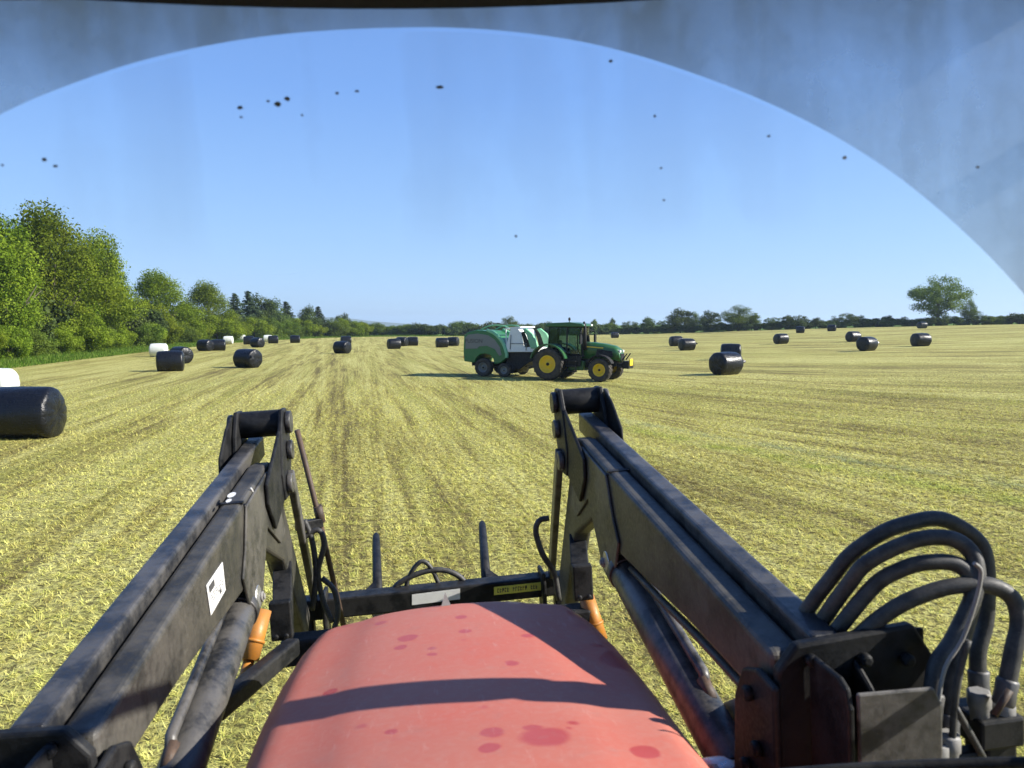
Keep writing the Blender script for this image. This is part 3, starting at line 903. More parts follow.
BALES = [  # px, contact row, heading of its axis, mesh, label
    (16, 439.5, 6, 'b1', 'black wrapped bale nearest on the left, cut by the picture edge'),
    (-13, 402, 8, 'w', 'white wrapped bale half hidden behind the nearest black bale'),
    (168, 371.5, 20, 'b2', 'black bale lying in front of another near the left hedge'),
    (179, 363.5, -35, 'b1', 'black bale mostly hidden behind the one before the left hedge'),
    (157, 357, 10, 'w', 'white bale just behind the overlapping black pair on the left'),
    (204, 351, -20, 'b2', 'left one of two touching black bales short of the white pair'),
    (217, 350.7, 25, 'b1', 'right one of two touching black bales short of the white pair'),
    (227.5, 344, 10, 'w', 'nearer of the two small white bales beside the hedge'),
    (240.5, 341.5, 10, 'w', 'farther of the two small white bales beside the hedge'),
    (246, 368, -25, 'bt', 'lone black bale in the open, left of the loader arms'),
    (248, 344.5, 20, 'b2', 'black bale tucked behind a larger looking one past the white pair'),
    (256.5, 347.5, -30, 'b1', 'black bale in front of the tucked one, past the white pair'),
    (272.5, 343.5, 25, 'b2', 'black bale standing against a small white bale'),
    (267.2, 342, 10, 'w', 'small white bale peeping out behind a black bale'),
    (294.5, 343, 15, 'b1', 'black bale below the dark tree clump'),
    (341.5, 353.5, -25, 'bt', 'nearer black bale of the two in line straight above the left arm'),
    (345.5, 344.5, 20, 'b1', 'farther black bale of the two in line, under the last hedge tree'),
    (393.5, 349, 28, 'b2', 'shiny black bale in front, first of three left of the baler'),
    (401.5, 346.2, -20, 'b1', 'middle black bale of the three left of the baler'),
    (412.3, 345.8, 10, 'b2', 'right hand black bale of the three left of the baler'),
    (441.7, 347.5, 20, 'b1', 'larger black bale of the two behind the back of the baler'),
    (453, 346, -15, 'b2', 'smaller black bale of the two behind the back of the baler'),
    (615, 338, 15, 'b1', 'small far black bale just right of the tractor bonnet'),
    (676.5, 346.2, 15, 'b2', 'black bale half hidden behind the shiny one right of the tractor'),
    (687.5, 350.5, 22, 'bt', 'shiny black bale with a loose flap, right of the tractor'),
    (727.5, 375, 33, 'bt', 'nearest black bale right of the tractor, film tail sticking out'),
    (732, 360, -15, 'b1', 'black bale showing only its top behind the nearest right one'),
    (782, 344, 20, 'b2', 'small lone black bale halfway up the right slope'),
    (801, 333, -25, 'b1', 'left one of the two black bales close to the right skyline'),
    (832.5, 331.3, -30, 'b2', 'right one of the two black bales close to the right skyline'),
    (854.5, 341.8, 20, 'b1', 'black bale tucked behind the big shiny one on the right slope'),
    (868.7, 351, 35, 'bt', 'shiny black bale in front of another on the right slope'),
    (922.5, 346.3, 12, 'b1', 'rightmost large black bale, below the lone tall tree'),
    (923, 328.5, 10, 'b2', 'tiny black bale at the foot of the lone tall tree'),
    (879, 327, 25, 'b1', 'tiny black bale on the skyline left of the lone tall tree'),
]
for px, row, hd, mk, lab in BALES:
    p = ground_at(px, row)
    if mk == 'b1' and hd != 6: mk = random.choice(['b1', 'b3', 'b4'])
    o = bpy.data.objects.new('white_bale' if mk == 'w' else 'black_bale', BM[mk])
    o.location = (p.x, p.y + .35, gz(p.x, p.y + .35))
    o.rotation_euler = (0, 0, R(hd))
    tag(link(o), lab, 'bale', 'white wrapped bales' if mk == 'w' else 'black wrapped bales')

# ------------------------------------------------------------------ wheels (axis along y)
def wheel(parent, x, y, rad, wid, rim_mat, side, lugs=20, name='wheel'):
    e = bpy.data.objects.new(name, None); e.empty_display_size = .2
    e.location = (x, y, rad); link(e, parent)
    h = wid / 2; rr = rad * .51
    t = MB()
    t.lathe([(rr, -h * .8), (rr * 1.12, -h * .98), (rad * .86, -h), (rad * .94, -h * .9), (rad * .955, -h * .4), (rad * .96, 0), (rad * .955, h * .4), (rad * .94, h * .9), (rad * .86, h), (rr * 1.12, h * .98), (rr, h * .8)], 40, caps=False)
    for i in range(lugs):
        for s in (-1, 1):
            a0 = 2 * PI * (i + (.5 if s > 0 else 0)) / lugs
            vs = []
            for (yy, da) in ((s * .02, 0), (s * h * .98, .20)):
                for dd in (-.045, .045):
                    a = a0 + da + dd
                    for r_ in (rad * .93, rad):
                        r2 = r_ if abs(yy) < h * .9 else r_ - rad * .03
                        vs.append((r2 * math.cos(a), yy, r2 * math.sin(a)))
            t.add(vs, [(0, 1, 3, 2), (4, 6, 7, 5), (0, 4, 5, 1), (2, 3, 7, 6), (1, 5, 7, 3), (0, 2, 6, 4)])
    t.build('tyre', M['tyre'], e)
    d = MB()
    o = side * h
    d.lathe([(rr * 1.06, o * .80), (rr * 1.06, o * .90), (rr * 1.0, o * .94), (rr * .93, o * .88), (rr * .88, o * .40), (rr * .58, o * .18), (rr * .42, o * .42), (rr * .34, o * .55), (rr * .14, o * .58), (0.005, o * .6)], 32, caps=False)
    for i in range(8):
        a = 2 * PI * i / 8
        d.tube([(rr * .48 * math.cos(a), o * .3, rr * .48 * math.sin(a)), (rr * .48 * math.cos(a), o * .45, rr * .48 * math.sin(a))], rr * .05, 6)
    rm = d.build('rim', rim_mat, e)
    d = MB(); d.lathe([(rr * .20, o * .50), (rr * .20, o * .70), (rr * .15, o * .76), (.004, o * .77)], 16); d.build('hub', M['black_plain'], rm)
    return e

# ------------------------------------------------------------------ green tractor
def arch(cx, cz, r0, r1, a0, a1, n=14):
    out = [(cx + r1 * math.cos(a), cz + r1 * math.sin(a)) for a in np.linspace(a0, a1, n)]
    return out + [(cx + r0 * math.cos(a), cz + r0 * math.sin(a)) for a in np.linspace(a1, a0, n)]

def green_tractor():
    p = ground_at(549, 380.3)
    hd = R(-25)
    fx, fy = math.cos(hd), math.sin(hd)
    # the near rear wheel stands at p: tractor centre is .9 m to its left
    root = empty('tractor', (p.x - fy * 0.95, p.y + fx * 0.95, 0), hd)
    tag(root, 'green tractor with yellow wheels pulling the baler across the field', 'tractor')
    for s in (-1, 1):
        wheel(root, 0, s * .95, .80, .56, M['yellow'], s)
        wheel(root, 2.62, s * .93, .57, .44, M['yellow'], s, 18)
    m = MB()
    m.prism([(-.75, .75), (-.6, 1.25), (1.0, 1.3), (3.0, 1.15), (3.25, .95), (3.2, .7), (1.2, .62), (-.5, .6)], -.32, .32, 'y')
    m.tube([(0, -.75, .8), (0, .75, .8)], .13, 10); m.tube([(2.62, -.75, .57), (2.62, .75, .57)], .10, 10)
    m.box((-.85, 0, .6), (.5, .25, .2))
    m.bar((-.6, .35, .7), (-1.35, .35, .55), .08, .1); m.bar((-.6, -.35, .7), (-1.35, -.35, .55), .08, .1)
    m.build('chassis', M['black_plain'], root, .02)
    m = MB()   # bonnet: shoulders rounded, dropping to the nose
    prof = [(1.45, 1.08, 1.88), (1.95, 1.08, 1.87), (2.6, 1.06, 1.80), (3.1, 1.02, 1.70), (3.36, .98, 1.52), (3.42, .95, 1.22)]
    sec = []
    for i, (x, zb, zt) in enumerate(prof):
        w_ = .44 - .06 * (i / 5)
        sec.append([(x, -w_, zb), (x, -w_, zb + (zt - zb) * .72), (x, -w_ * .78, zt - .03), (x, -w_ * .4, zt), (x, w_ * .4, zt), (x, w_ * .78, zt - .03), (x, w_, zb + (zt - zb) * .72), (x, w_, zb)])
    vs = [v for s_ in sec for v in s_]
    fs = [(i * 8 + k, i * 8 + (k + 1) % 8, (i + 1) * 8 + (k + 1) % 8, (i + 1) * 8 + k) for i in range(5) for k in range(8)]
    fs += [tuple(reversed(range(8))), tuple(range(40, 48))]
    m.add(vs, fs, True)
    b = m.build('bonnet', M['green'], root)
    for s in (-1, 1):
        g = MB(); g.prism([(2.2, 1.15), (3.1, 1.15), (3.05, 1.45), (2.3, 1.55)], s * .443, s * .455, 'y'); g.build('side_grille', M['black_plain'], b)
        st = MB(); st.prism([(1.6, 1.64), (2.6, 1.58), (2.6, 1.62), (1.6, 1.69)], s * .446, s * .456, 'y'); st.build('stripe', M['yellow'], b)
        h = MB(); h.box((3.37, s * .24, 1.44), (.10, .2, .12)); h.build('headlight', M['lamp'], b, .02)
    g = MB(); g.box((3.42, 0, 1.16), (.05, .55, .34)); g.build('front_grille', M['black_plain'], b, .01)
    m = MB()  # front weight and linkage
    m.box((3.70, 0, .80), (.34, .8, .36)); m.box((3.4, 0, .75), (.4, .5, .2)); m.bar((3.5, -.3, 1.0), (3.75, -.3, 1.35), .06, .06); m.bar((3.5, .3, 1.0), (3.75, .3, 1.35), .06, .06)
    wgt = m.build('front_linkage', M['black_plain'], root, .03)
    m = MB(); m.box((3.89, -.1, .92), (.06, .5, .34)); m.build('front_weight', M['yellow'], root, .03)
    # cab
    c = MB()
    ps = [(-.70, -.62), (-.62, -.74), (.35, -.76), (1.02, -.56)]
    for s in (-1, 1):
        c.bar((-.72, s * .62, 1.25), (-.66, s * .60, 2.62), .09, .09)
        c.bar((.30, s * .76, 1.0), (.30, s * .70, 2.62), .07, .07, (1, 0, 0))
        c.bar((1.06, s * .56, 1.15), (.92, s * .56, 2.62), .07, .07)
        c.bar((-.7, s * .68, 1.28), (.3, s * .76, 1.28), .06, .06); c.bar((-.68, s * .62, 2.6), (.95, s * .6, 2.6), .06, .06)
        c.prism([(.05, .75), (1.0, .7), (1.05, 1.2), (.3, 1.2)], s * .70, s * .74, 'y')
    c.bar((1.06, -.56, 1.2), (1.06, .56, 1.2), .08, .08); c.bar((-.72, -.62, 1.28), (-.72, .62, 1.28), .08, .08)
    cab = c.build('cab_frame', M['black_plain'], root, .012); cab.location = (.55, 0, 0)
    rf = MB()
    rf.prism([(-.85, 2.62), (-.88, 2.70), (-.7, 2.80), (.4, 2.84), (1.05, 2.76), (1.16, 2.66), (1.1, 2.62)], -.74, .74, 'y')
    rf.build('cab_roof', M['green'], root, .05, 3).location = (.55, 0, 0)
    for y0, x0, x1 in ((-.665, -.66, .28), (.665, -.66, .28), (-.62, .32, .98), (.62, .32, .98)):
        g = MB(); g.prism([(x0, 1.32), (x1, 1.28), (x1 - .04, 2.58), (x0 + .02, 2.58)], y0 - .005, y0 + .005, 'y'); g.build('side_window', M['cab_glass'], cab)
    g = MB(); g.prism([(-.53, 1.25), (.53, 1.25), (.53, 2.58), (-.53, 2.58)], .985, .995, 'x'); g.build('front_window', M['cab_glass'], cab)
    g = MB(); g.prism([(-.57, 1.34), (.57, 1.34), (.57, 2.55), (-.57, 2.55)], -.70, -.69, 'x'); g.build('rear_window', M['cab_glass'], cab)
    st = MB(); st.box((-.15, 0, 1.3), (.5, .5, .16)); st.box((-.38, 0, 1.65), (.14, .48, .6)); st.box((-.3, 0, 1.05), (.3, .3, .4)); st.build('seat', M['seat_grey'], root, .04).location = (.55, 0, 0)
    sw = MB(); sw.bar((.75, 0, 1.2), (.55, 0, 1.62), .07, .07); sw.lathe([(.2, -.012), (.215, 0), (.2, .012), (.185, 0), (.2, -.012)], 20, 'x', (.54, 0, 1.65), False); sw.build('steering_wheel', M['black_plain'], root).location = (.55, 0, 0)
    for s in (-1, 1):
        f = MB(); f.prism(arch(0, .84, .90, .96, R(15), R(165)), s * .66, s * 1.2, 'y'); f.build('rear_fender', M['green'], root)
        f = MB(); f.prism(arch(2.62, .60, .65, .69, R(25), R(150)), s * .72, s * 1.14, 'y'); f.build('front_fender', M['black_plain'], root)
        mr = MB(); mr.tube([(.98, s * .58, 2.45), (1.1, s * .95, 2.42), (1.12, s * 1.05, 2.3)], .02, 6); mr.box((1.12, s * 1.07, 2.02), (.08, .22, .46)); mr.build('mirror', M['black_plain'], root, .015).location = (.55, 0, 0)
        wl = MB(); wl.box((1.1, s * .5, 2.70), (.1, .22, .09)); wl.box((-.82, s * .5, 2.72), (.08, .2, .08)); wl.build('work_light', M['lamp'], root, .01).location = (.55, 0, 0)
        sp_ = MB()
        for k in range(3): sp_.box((.62, s * .82, .45 + .25 * k), (.5, .26, .04))
        sp_.bar((.40, s * .82, .42), (.40, s * .74, 1.2), .03, .06); sp_.bar((.84, s * .82, .42), (.84, s * .74, 1.2), .03, .06)
        sp_.build('steps', M['black_plain'], root).location = (.5, 0, 0)
    ex = MB(); ex.tube([(1.12, -.5, 1.5), (1.12, -.52, 2.2), (1.12, -.52, 2.72), (1.06, -.52, 2.86)], [.09, .09, .06, .05], 12); ex.build('exhaust', M['black_plain'], root).location = (.57, 0, 0)
    be = MB(); be.tube([(.35, -.55, 2.80), (.35, -.55, 2.92)], .02, 6); be.lathe([(.055, 2.92), (.06, 2.95), (.055, 3.03), (.03, 3.07)], 12, 'z', (.35, -.55, 0)); be.build('beacon', M['black_plain'], root).location = (.55, 0, 0)
    tk = MB(); tk.prism([(.95, .5), (1.75, .5), (1.8, .95), (1.0, 1.0)], -.62, -.34, 'y'); tk.prism([(.95, .5), (1.75, .5), (1.8, .95), (1.0, 1.0)], .34, .62, 'y'); tk.build('fuel_tank', M['green'], root, .04).location = (-.1, 0, 0)
    return root
green_tractor()

def text_mesh(txt, size, material, name, parent, loc, rot):
    cu = bpy.data.curves.new(name, 'FONT'); cu.body = txt; cu.size = size; cu.align_x = 'CENTER'; cu.align_y = 'CENTER'; cu.extrude = .002
    o = bpy.data.objects.new(name, cu); COL.objects.link(o)
    dg = bpy.context.evaluated_depsgraph_get()
    me = bpy.data.meshes.new_from_object(o.evaluated_get(dg))
    bpy.data.objects.remove(o); bpy.data.curves.remove(cu)
    me.materials.clear(); me.materials.append(material)
    t = link(bpy.data.objects.new(name, me), parent)
    t.location = loc; t.rotation_euler = rot
    return t

def baler():
    p = ground_at(484, 376.6)
    hd = R(-24)
    fx, fy = math.cos(hd), math.sin(hd)
    root = empty('baler', (p.x - fy * 1.15, p.y + fx * 1.15, 0), hd)
    tag(root, 'green round baler with white front panel towed behind the tractor', 'baler')
    for s in (-1, 1):
        wheel(root, 0, s * 1.12, .49, .40, M['baler_grey'], s, 16)
        e = wheel(root, 1.2, s * 1.18, .37, .2, M['baler_grey'], s, 12, 'pickup_wheel')
    sh = [(-1.22, .78), (-1.26, 1.3), (-1.22, 2.12), (-1.0, 2.33), (-.5, 2.45), (.1, 2.40), (.6, 2.18), (1.0, 1.75), (1.2, 1.25), (1.22, .95), (.9, .72), (.55, .66), (.5, .95), (.3, 1.14), (0, 1.2), (-.3, 1.14), (-.5, .95), (-.6, .72)]
    m = MB(); m.prism(sh, -1.08, 1.08, 'y')
    body = m.build('chamber', M['baler_green'], root, .05, 3)
    for s in (-1, 1):
        m = MB(); m.prism([(-1.12, 1.45), (-1.12, 2.05), (-.95, 2.2), (-.4, 2.26), (.2, 2.18), (.6, 1.95), (.9, 1.55), (1.0, 1.15), (.86, 1.1), (.6, 1.45), (.15, 1.62), (-.3, 1.58), (-.42, 1.47)], s * 1.083, s * 1.10, 'y')
        pn = m.build('side_panel', M['baler_grey'], root, .006)
        text_mesh('FUSION', .30, M['ink'], 'lettering', pn, (-.62, s * 1.104, 1.86), (R(90), 0, 0 if s < 0 else PI))
        m = MB()   # pale edge roll of the shell
        rim = [(.1, 2.44), (.6, 2.22), (1.02, 1.78), (1.23, 1.26), (1.24, 1.0)]
        m.tube([(v.x, s * 1.0, v.y) for v in spline([(x, z, 0) for x, z in rim], 4)], .10, 10)
        m.build('shell_edge', M['baler_light'], root)
        m = MB(); m.tube([(v.x, s * .9, v.y) for v in spline([(-.3, 2.46, 0), (.2, 2.66, 0), (.9, 2.68, 0), (1.5, 2.5, 0)], 5)], .035, 8); m.build('top_rail', M['baler_light'], root)
    # front: white net box, green arch, dark machinery
    m = MB(); m.prism([(1.15, 1.42), (1.45, 2.5), (1.85, 2.58), (2.05, 2.3), (2.22, 1.62), (2.85, 1.52), (2.8, 1.32), (1.2, 1.3)], -1.0, .98, 'y')
    m.build('net_box', M['white_panel'], root, .03)
    m = MB(); m.bar((1.15, -.98, 2.52), (2.0, -.98, 2.60), .05, .07); m.bar((1.15, .98, 2.52), (2.0, .98, 2.60), .05, .07); m.bar((1.15, -.98, 2.52), (1.15, .98, 2.52), .05, .07); m.bar((2.0, -.98, 2.6), (2.0, .98, 2.6), .05, .07)
    for y in (-.9, .9): m.bar((1.2, y, 1.4), (1.15, y, 2.5), .05, .05)
    m.build('top_frame', M['white_panel'], root, .008)
    for s in (-1, 1):
        m = MB(); m.prism([(2.62, 1.5), (2.38, 2.2), (2.16, 2.50), (2.35, 2.54), (2.72, 2.25), (2.95, 1.8), (3.0, 1.5)], s * .86, s * 1.09, 'y'); m.build('front_cover', M['baler_light'], root, .05, 3)
        m = MB(); m.prism([(2.06, 2.34), (2.24, 2.38), (2.6, 1.58), (2.26, 1.56)], s * .98, s * 1.0, 'y'); m.build('vent_mesh', M['black_plain'], root)
        m = MB(); m.tube([(1.45, s * 1.03, 1.45), (1.5, s * 1.03, 2.2)], .018, 6); m.tube([(1.45, s * 1.03, 1.75), (2.4, s * 1.03, 1.75)], .018, 6); m.tube([(2.35, s * 1.03, 1.4), (2.35, s * 1.03, 1.75)], .018, 6); m.build('handrail', M['baler_grey'], root)
    m = MB()
    m.prism([(1.1, .45), (1.2, 1.3), (2.75, 1.3), (3.0, 1.0), (2.4, .75), (1.9, .4)], -.85, .85, 'y')
    m.bar((2.2, .25, .85), (4.1, .06, .62), .12, .16); m.bar((2.2, -.25, .85), (4.1, -.06, .62), .12, .16); m.box((4.15, 0, .6), (.3, .16, .12))
    m.bar((-1.0, 0, .62), (2.2, 0, .62), 1.2, .18)
    m.tube([(0, -1.0, .49), (0, 1.0, .49)], .07, 10)
    m.build('drawbar_frame', M['black_plain'], root, .015)
    m = MB(); m.tube([(1.45, -1.05, .42), (1.45, 1.05, .42)], .24, 14)
    for k in range(26):
        a = k * 1.3
        m.tube([(1.45, -1 + 2 * k / 25, .42), (1.45 + .36 * math.cos(a), -1 + 2 * k / 25, .42 + .36 * math.sin(a))], .012, 4)
    m.build('pickup_reel', M['black_plain'], root)
    hs = MB()
    for y, lift in ((-.14, .55), (0, .7), (.14, .6)):
        hs.tube(bez((2.8, y, 1.2), (3.3, y, 1.2 + lift), (4.0, y, 1.0 + lift), (4.5, y, 1.15)), .022, 6)
    hs.build('hydraulic_hose', M['rubber'], root)
    pt = MB(); pt.tube([(2.9, 0, .8), (4.5, 0, .85)], .07, 10); pt.build('drive_shaft', M['yellow'], root)
    for s in (-1, 1):
        m = MB(); m.box((-1.27, s * .85, 1.0), (.05, .3, .14)); m.build('tail_lamp', M['amber'], root, .01)
    return root
baler()

# ------------------------------------------------------------------ the tractor the photograph is taken from, with its front loader
YAW, ROLL = R(7.38), -.059
WM = Matrix.Rotation(YAW, 4, 'Z') @ Matrix.Translation((.181, 0, 0)) @ Matrix.Rotation(ROLL, 4, 'Y')
WI = WM.inverted()
E0 = WI @ EYE
def on(ax, px, py, val):
    """point of the photograph on a plane of the tractor's own frame"""
    d = WI.to_3x3() @ ray(px, py)
    return E0 + d * ((val - E0[ax]) / d[ax])
def onx(px, py, x): return on(0, px, py, x)
def ony(px, py, y): return on(1, px, py, y)
def onz(px, py, z): return on(2, px, py, z)
def root_at(name):
    e = bpy.data.objects.new(name, None); e.empty_display_size = .5
    e.matrix_world = WM
    return link(e)

own = root_at('loader_tractor')
tag(own, 'red tractor seen from its cab, dusty bonnet spotted by raindrops', 'tractor')

def bonnet():
    def half(y): return float(np.interp(y, [.7, 1.12, 1.33, 1.55, 1.78, 2.0, 2.15, 2.25, 2.32, 2.36], [.395, .398, .412, .420, .422, .412, .390, .372, .352, .335]))
    def top(y): return float(np.interp(y, [.7, 1.12, 1.33, 1.78, 2.05, 2.15, 2.22, 2.28, 2.33, 2.36, 2.365], [2.0, 1.982, 1.945, 1.892, 1.862, 1.850, 1.828, 1.785, 1.705, 1.55, 1.38]))
    ys = list(np.linspace(.7, 2.0, 26)) + list(np.linspace(2.04, 2.32, 13)) + [2.345, 2.358, 2.365]
    prof = []   # unit cross-section: x share of half width, drop below the crown
    for k in range(11): prof.append((.80 * k / 10, .022 * (k / 10) ** 2))
    for k in range(1, 9):
        a = (PI / 2) * k / 8
        prof.append((.80 + .20 * math.sin(a), .022 + .085 * (1 - math.cos(a))))
    prof += [(1.005, .16), (1.01, .26), (1.01, .40), (1.0, .56)]
    full = [(-a, d) for a, d in prof[:0:-1]] + prof
    vs = []
    for y in ys:
        w_, t = half(y), top(y)
        for a, d in full:
            z = max(t - d * 1.1, 1.28)
            # shallow raised centre panel
            z += .006 * smooth(.62, .52, abs(a))
            vs.append((.02 + a * w_, y, z))
    n = len(full)
    fs = [(i * n + k, i * n + k + 1, (i + 1) * n + k + 1, (i + 1) * n + k) for i in range(len(ys) - 1) for k in range(n - 1)]
    fs.append(tuple((len(ys) - 1) * n + k for k in range(n)))
    m = MB(); m.add(vs, fs, True)
    b = m.build('bonnet', M['red'], own)
    c = MB(); p = onz(446, 604, 1.86)
    c.add([Vector((p.x + a, p.y + b_, z)) for a, b_, z in ((-.018, 0, 1.842), (.018, 0, 1.842), (.013, .04, 1.835), (-.013, .04, 1.835), (0, .02, 1.888))], [(0, 1, 2, 3), (0, 1, 4), (1, 2, 4), (2, 3, 4), (3, 0, 4)])
    c.build('bonnet_latch', M['grey_cast'], b)
bonnet()

def own_body():
    m = MB()
    m.box((0, 1.25, 1.1), (.56, 2.0, .6)); m.box((0, 2.05, .95), (.5, .5, .5)); m.box((0, -.1, .95), (.6, 1.2, .6))
    m.tube([(-.72, 1.75, .62), (.72, 1.75, .62)], .10, 10)
    m.tube([(-.7, -.6, .86), (.7, -.6, .86)], .14, 10)
    m.build('chassis', M['black_plain'], own, .02)
    for s in (-1, 1):
        wheel(own, s * .86, 1.75, .62, .40, M['grey_cast'], s, 18).rotation_euler = (0, 0, R(-90) if s > 0 else R(-90))
        wheel(own, s * .92, -.62, .86, .50, M['grey_cast'], s, 20).rotation_euler = (0, 0, R(-90))
    # cab: floor, cowl, posts, roof
    c = MB()
    for s in (-1, 1):
        c.bar((s * .84, .58, 1.2), (s * .84, .60, 3.04), .06, .08, (1, 0, 0))
        c.bar((s * .84, -.15, 1.2), (s * .84, -.15, 3.04), .06, .07, (1, 0, 0))
        c.bar((s * .80, -.82, 1.5), (s * .80, -.78, 3.04), .07, .07, (1, 0, 0))
        c.bar((s * .84, .6, 3.02), (s * .80, -.8, 3.02), .06, .06)
        c.prism([(-.85, 1.25), (.62, 1.0), (.62, 1.1), (-.1, 1.15), (-.85, 1.72)], s * .72, s * .80)
    c.box((0, -.1, 1.02), (1.4, 1.3, .06))
    c.bar((-.80, -.80, 3.02), (.80, -.80, 3.02), .06, .06); c.bar((-.80, -.82, 1.6), (.80, -.82, 1.6), .06, .08)
    c.build('cab_frame', M['black_plain'], own, .012)
    d = MB(); d.prism([(.45, 1.1), (.45, 1.9), (.60, 2.0), (.80, 2.0), (.86, 1.9), (.80, 1.1)], -.5, .5); d.build('dashboard', M['seat_grey'], own, .03)
    r = MB(); r.prism([(1.04, 3.075), (1.07, 3.11), (.98, 3.19), (.4, 3.24), (-.7, 3.22), (-.98, 3.12), (-.95, 3.05), (.62, 3.05)], -.86, .86)
    r.build('cab_roof', M['seat_grey'], own, .03, 3)
    for s in (-1, 1):
        f = MB(); f.prism(arch(-.62, .86, .92, .97, R(20), R(165)), s * .68, s * 1.2); f.build('rear_fender', M['red'], own)
    # unseen right mirror on its arm, added to cast a shadow band across the bonnet
    mr = MB()
    mr.tube([(.87, .62, 2.95), (1.1, 1.0, 2.95), (1.23, 1.22, 2.93)], .018, 8); mr.tube([(.87, .62, 2.25), (1.1, 1.0, 2.2), (1.23, 1.22, 2.25)], .018, 8)
    mr.tube([(1.23, 1.22, 2.94), (1.23, 1.22, 2.2)], .014, 8)
    arm = mr.build('mirror', M['black_plain'], own)
    hh = MB(); hh.box((1.22, 1.22, 2.71), (.20, .10, .38)); hh.box((1.22, 1.22, 2.37), (.20, .10, .26)); hh.build('shadow_mirror_head', M['black_plain'], arm, .025, 3)
own_body()

# windscreen: curved pane, dust outside the wiper's sweep, insect specks, wiper
def ws_y(x, z): return .90 - .28 * x * x - .05 * (z - 2.2)
def on_ws(px, py, off=0.0):
    d = WI.to_3x3() @ ray(px, py)
    t = .8
    for _ in range(40):
        p = E0 + d * t
        t += (ws_y(p.x, p.z) - off - p.y) / max(d.y, .3) * .8
    return E0 + d * t
def windscreen():
    X = np.linspace(-.82, .82, 41); Z = np.linspace(2.06, 3.05, 13)
    vs = [(x, ws_y(x, z), z) for z in Z for x in X]
    fs = [(j * 41 + i, j * 41 + i + 1, (j + 1) * 41 + i + 1, (j + 1) * 41 + i) for j in range(12) for i in range(40)]
    gm, nt = mat('clear_glass')
    t = nn(nt, 'ShaderNodeBsdfTransparent'); o = nn(nt, 'ShaderNodeOutputMaterial'); L(nt, t.outputs[0], o.inputs[0])
    m = MB(); m.add(vs, fs, True)
    ws = m.build('windscreen', gm, own)
    # dust
    dm, nt = mat('windscreen_dust')
    v = texco(nt)
    sep = nn(nt, 'ShaderNodeSeparateXYZ'); L(nt, v, sep.inputs[0])
    mp = nn(nt, 'ShaderNodeMapping'); mp.inputs['Scale'].default_value = (2.2, 1, .9); L(nt, v, mp.inputs[0])
    a = noise(nt, mp.outputs[0], 2.6, 5, .55, .5)
    mp2 = nn(nt, 'ShaderNodeMapping'); mp2.inputs['Scale'].default_value = (16, 4, .8); L(nt, v, mp2.inputs[0])
    st = noise(nt, mp2.outputs[0], 1.6, 3, .5)
    fine = noise(nt, v, 55, 3, .7)
    dens = ramp(nt, mth(nt, 'ADD', mth(nt, 'MULTIPLY', a, .6), mth(nt, 'ADD', mth(nt, 'MULTIPLY', st, .28), mth(nt, 'MULTIPLY', fine, .14))), [(.38, .32), (.50, .44), (.60, .58)])
    band = ramp(nt, mth(nt, 'SUBTRACT', sep.outputs[2], 2.0), [(.90, 0.0), (1.0, .30), (1.03, .35)])
    dens = mth(nt, 'ADD', dens, band, True)
    df = nn(nt, 'ShaderNodeBsdfDiffuse'); df.inputs[0].default_value = (.32, .40, .50, 1)
    tl = nn(nt, 'ShaderNodeBsdfTranslucent'); tl.inputs[0].default_value = (.32, .39, .48, 1)
    ad = nn(nt, 'ShaderNodeMixShader', i_Fac=.45); L(nt, df.outputs[0], ad.inputs[1]); L(nt, tl.outputs[0], ad.inputs[2])
    tr = nn(nt, 'ShaderNodeBsdfTransparent')
    mx = nn(nt, 'ShaderNodeMixShader'); L(nt, dens, mx.inputs[0]); L(nt, tr.outputs[0], mx.inputs[1]); L(nt, ad.outputs[0], mx.inputs[2])
    o = nn(nt, 'ShaderNodeOutputMaterial'); L(nt, mx.outputs[0], o.inputs[0])
    AX = [-90, -40, 0, 60, 100, 150, 250, 325, 400, 460, 512, 560, 612, 687, 777, 862, 937, 1024, 1070, 1100]
    AY = [175, 137, 112, 88, 73, 57, 37, 30, 27, 27, 31, 37, 47, 70, 105, 150, 205, 290, 350, 400]
    edge = [on_ws(px, float(np.interp(px, AX, AY)), .004) for px in np.linspace(-90, 1100, 90)]
    # smooth the sampled wiper edge
    ez = np.array([p.z for p in edge]); ez = np.convolve(np.pad(ez, 3, 'edge'), np.ones(7) / 7, 'valid')
    nr = 10
    vs, fs = [], []
    for p, z0 in zip(edge, ez):
        for j in range(nr + 1):
            z = z0 + (3.045 - z0) * j / nr
            vs.append((p.x, ws_y(p.x, z) - .004, z))
    for i in range(len(edge) - 1):
        for j in range(nr):
            fs.append((i * (nr + 1) + j, i * (nr + 1) + j + 1, (i + 1) * (nr + 1) + j + 1, (i + 1) * (nr + 1) + j))
    d = MB(); d.add(vs, fs, True); d.build('dust_film', dm, ws)
    # faint cab reflections painted as a pale streaky film on the wiped glass
    fm, nt = mat('painted_reflection')
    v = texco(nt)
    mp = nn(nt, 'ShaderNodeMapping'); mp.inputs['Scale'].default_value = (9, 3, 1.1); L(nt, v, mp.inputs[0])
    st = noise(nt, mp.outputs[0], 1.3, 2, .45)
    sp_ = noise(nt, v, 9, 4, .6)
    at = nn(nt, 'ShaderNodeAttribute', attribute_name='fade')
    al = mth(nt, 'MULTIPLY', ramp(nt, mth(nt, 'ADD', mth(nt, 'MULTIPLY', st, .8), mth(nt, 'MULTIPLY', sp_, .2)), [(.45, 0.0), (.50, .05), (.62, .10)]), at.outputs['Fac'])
    d_ = nn(nt, 'ShaderNodeBsdfDiffuse'); d_.inputs[0].default_value = (.5, .5, .5, 1)
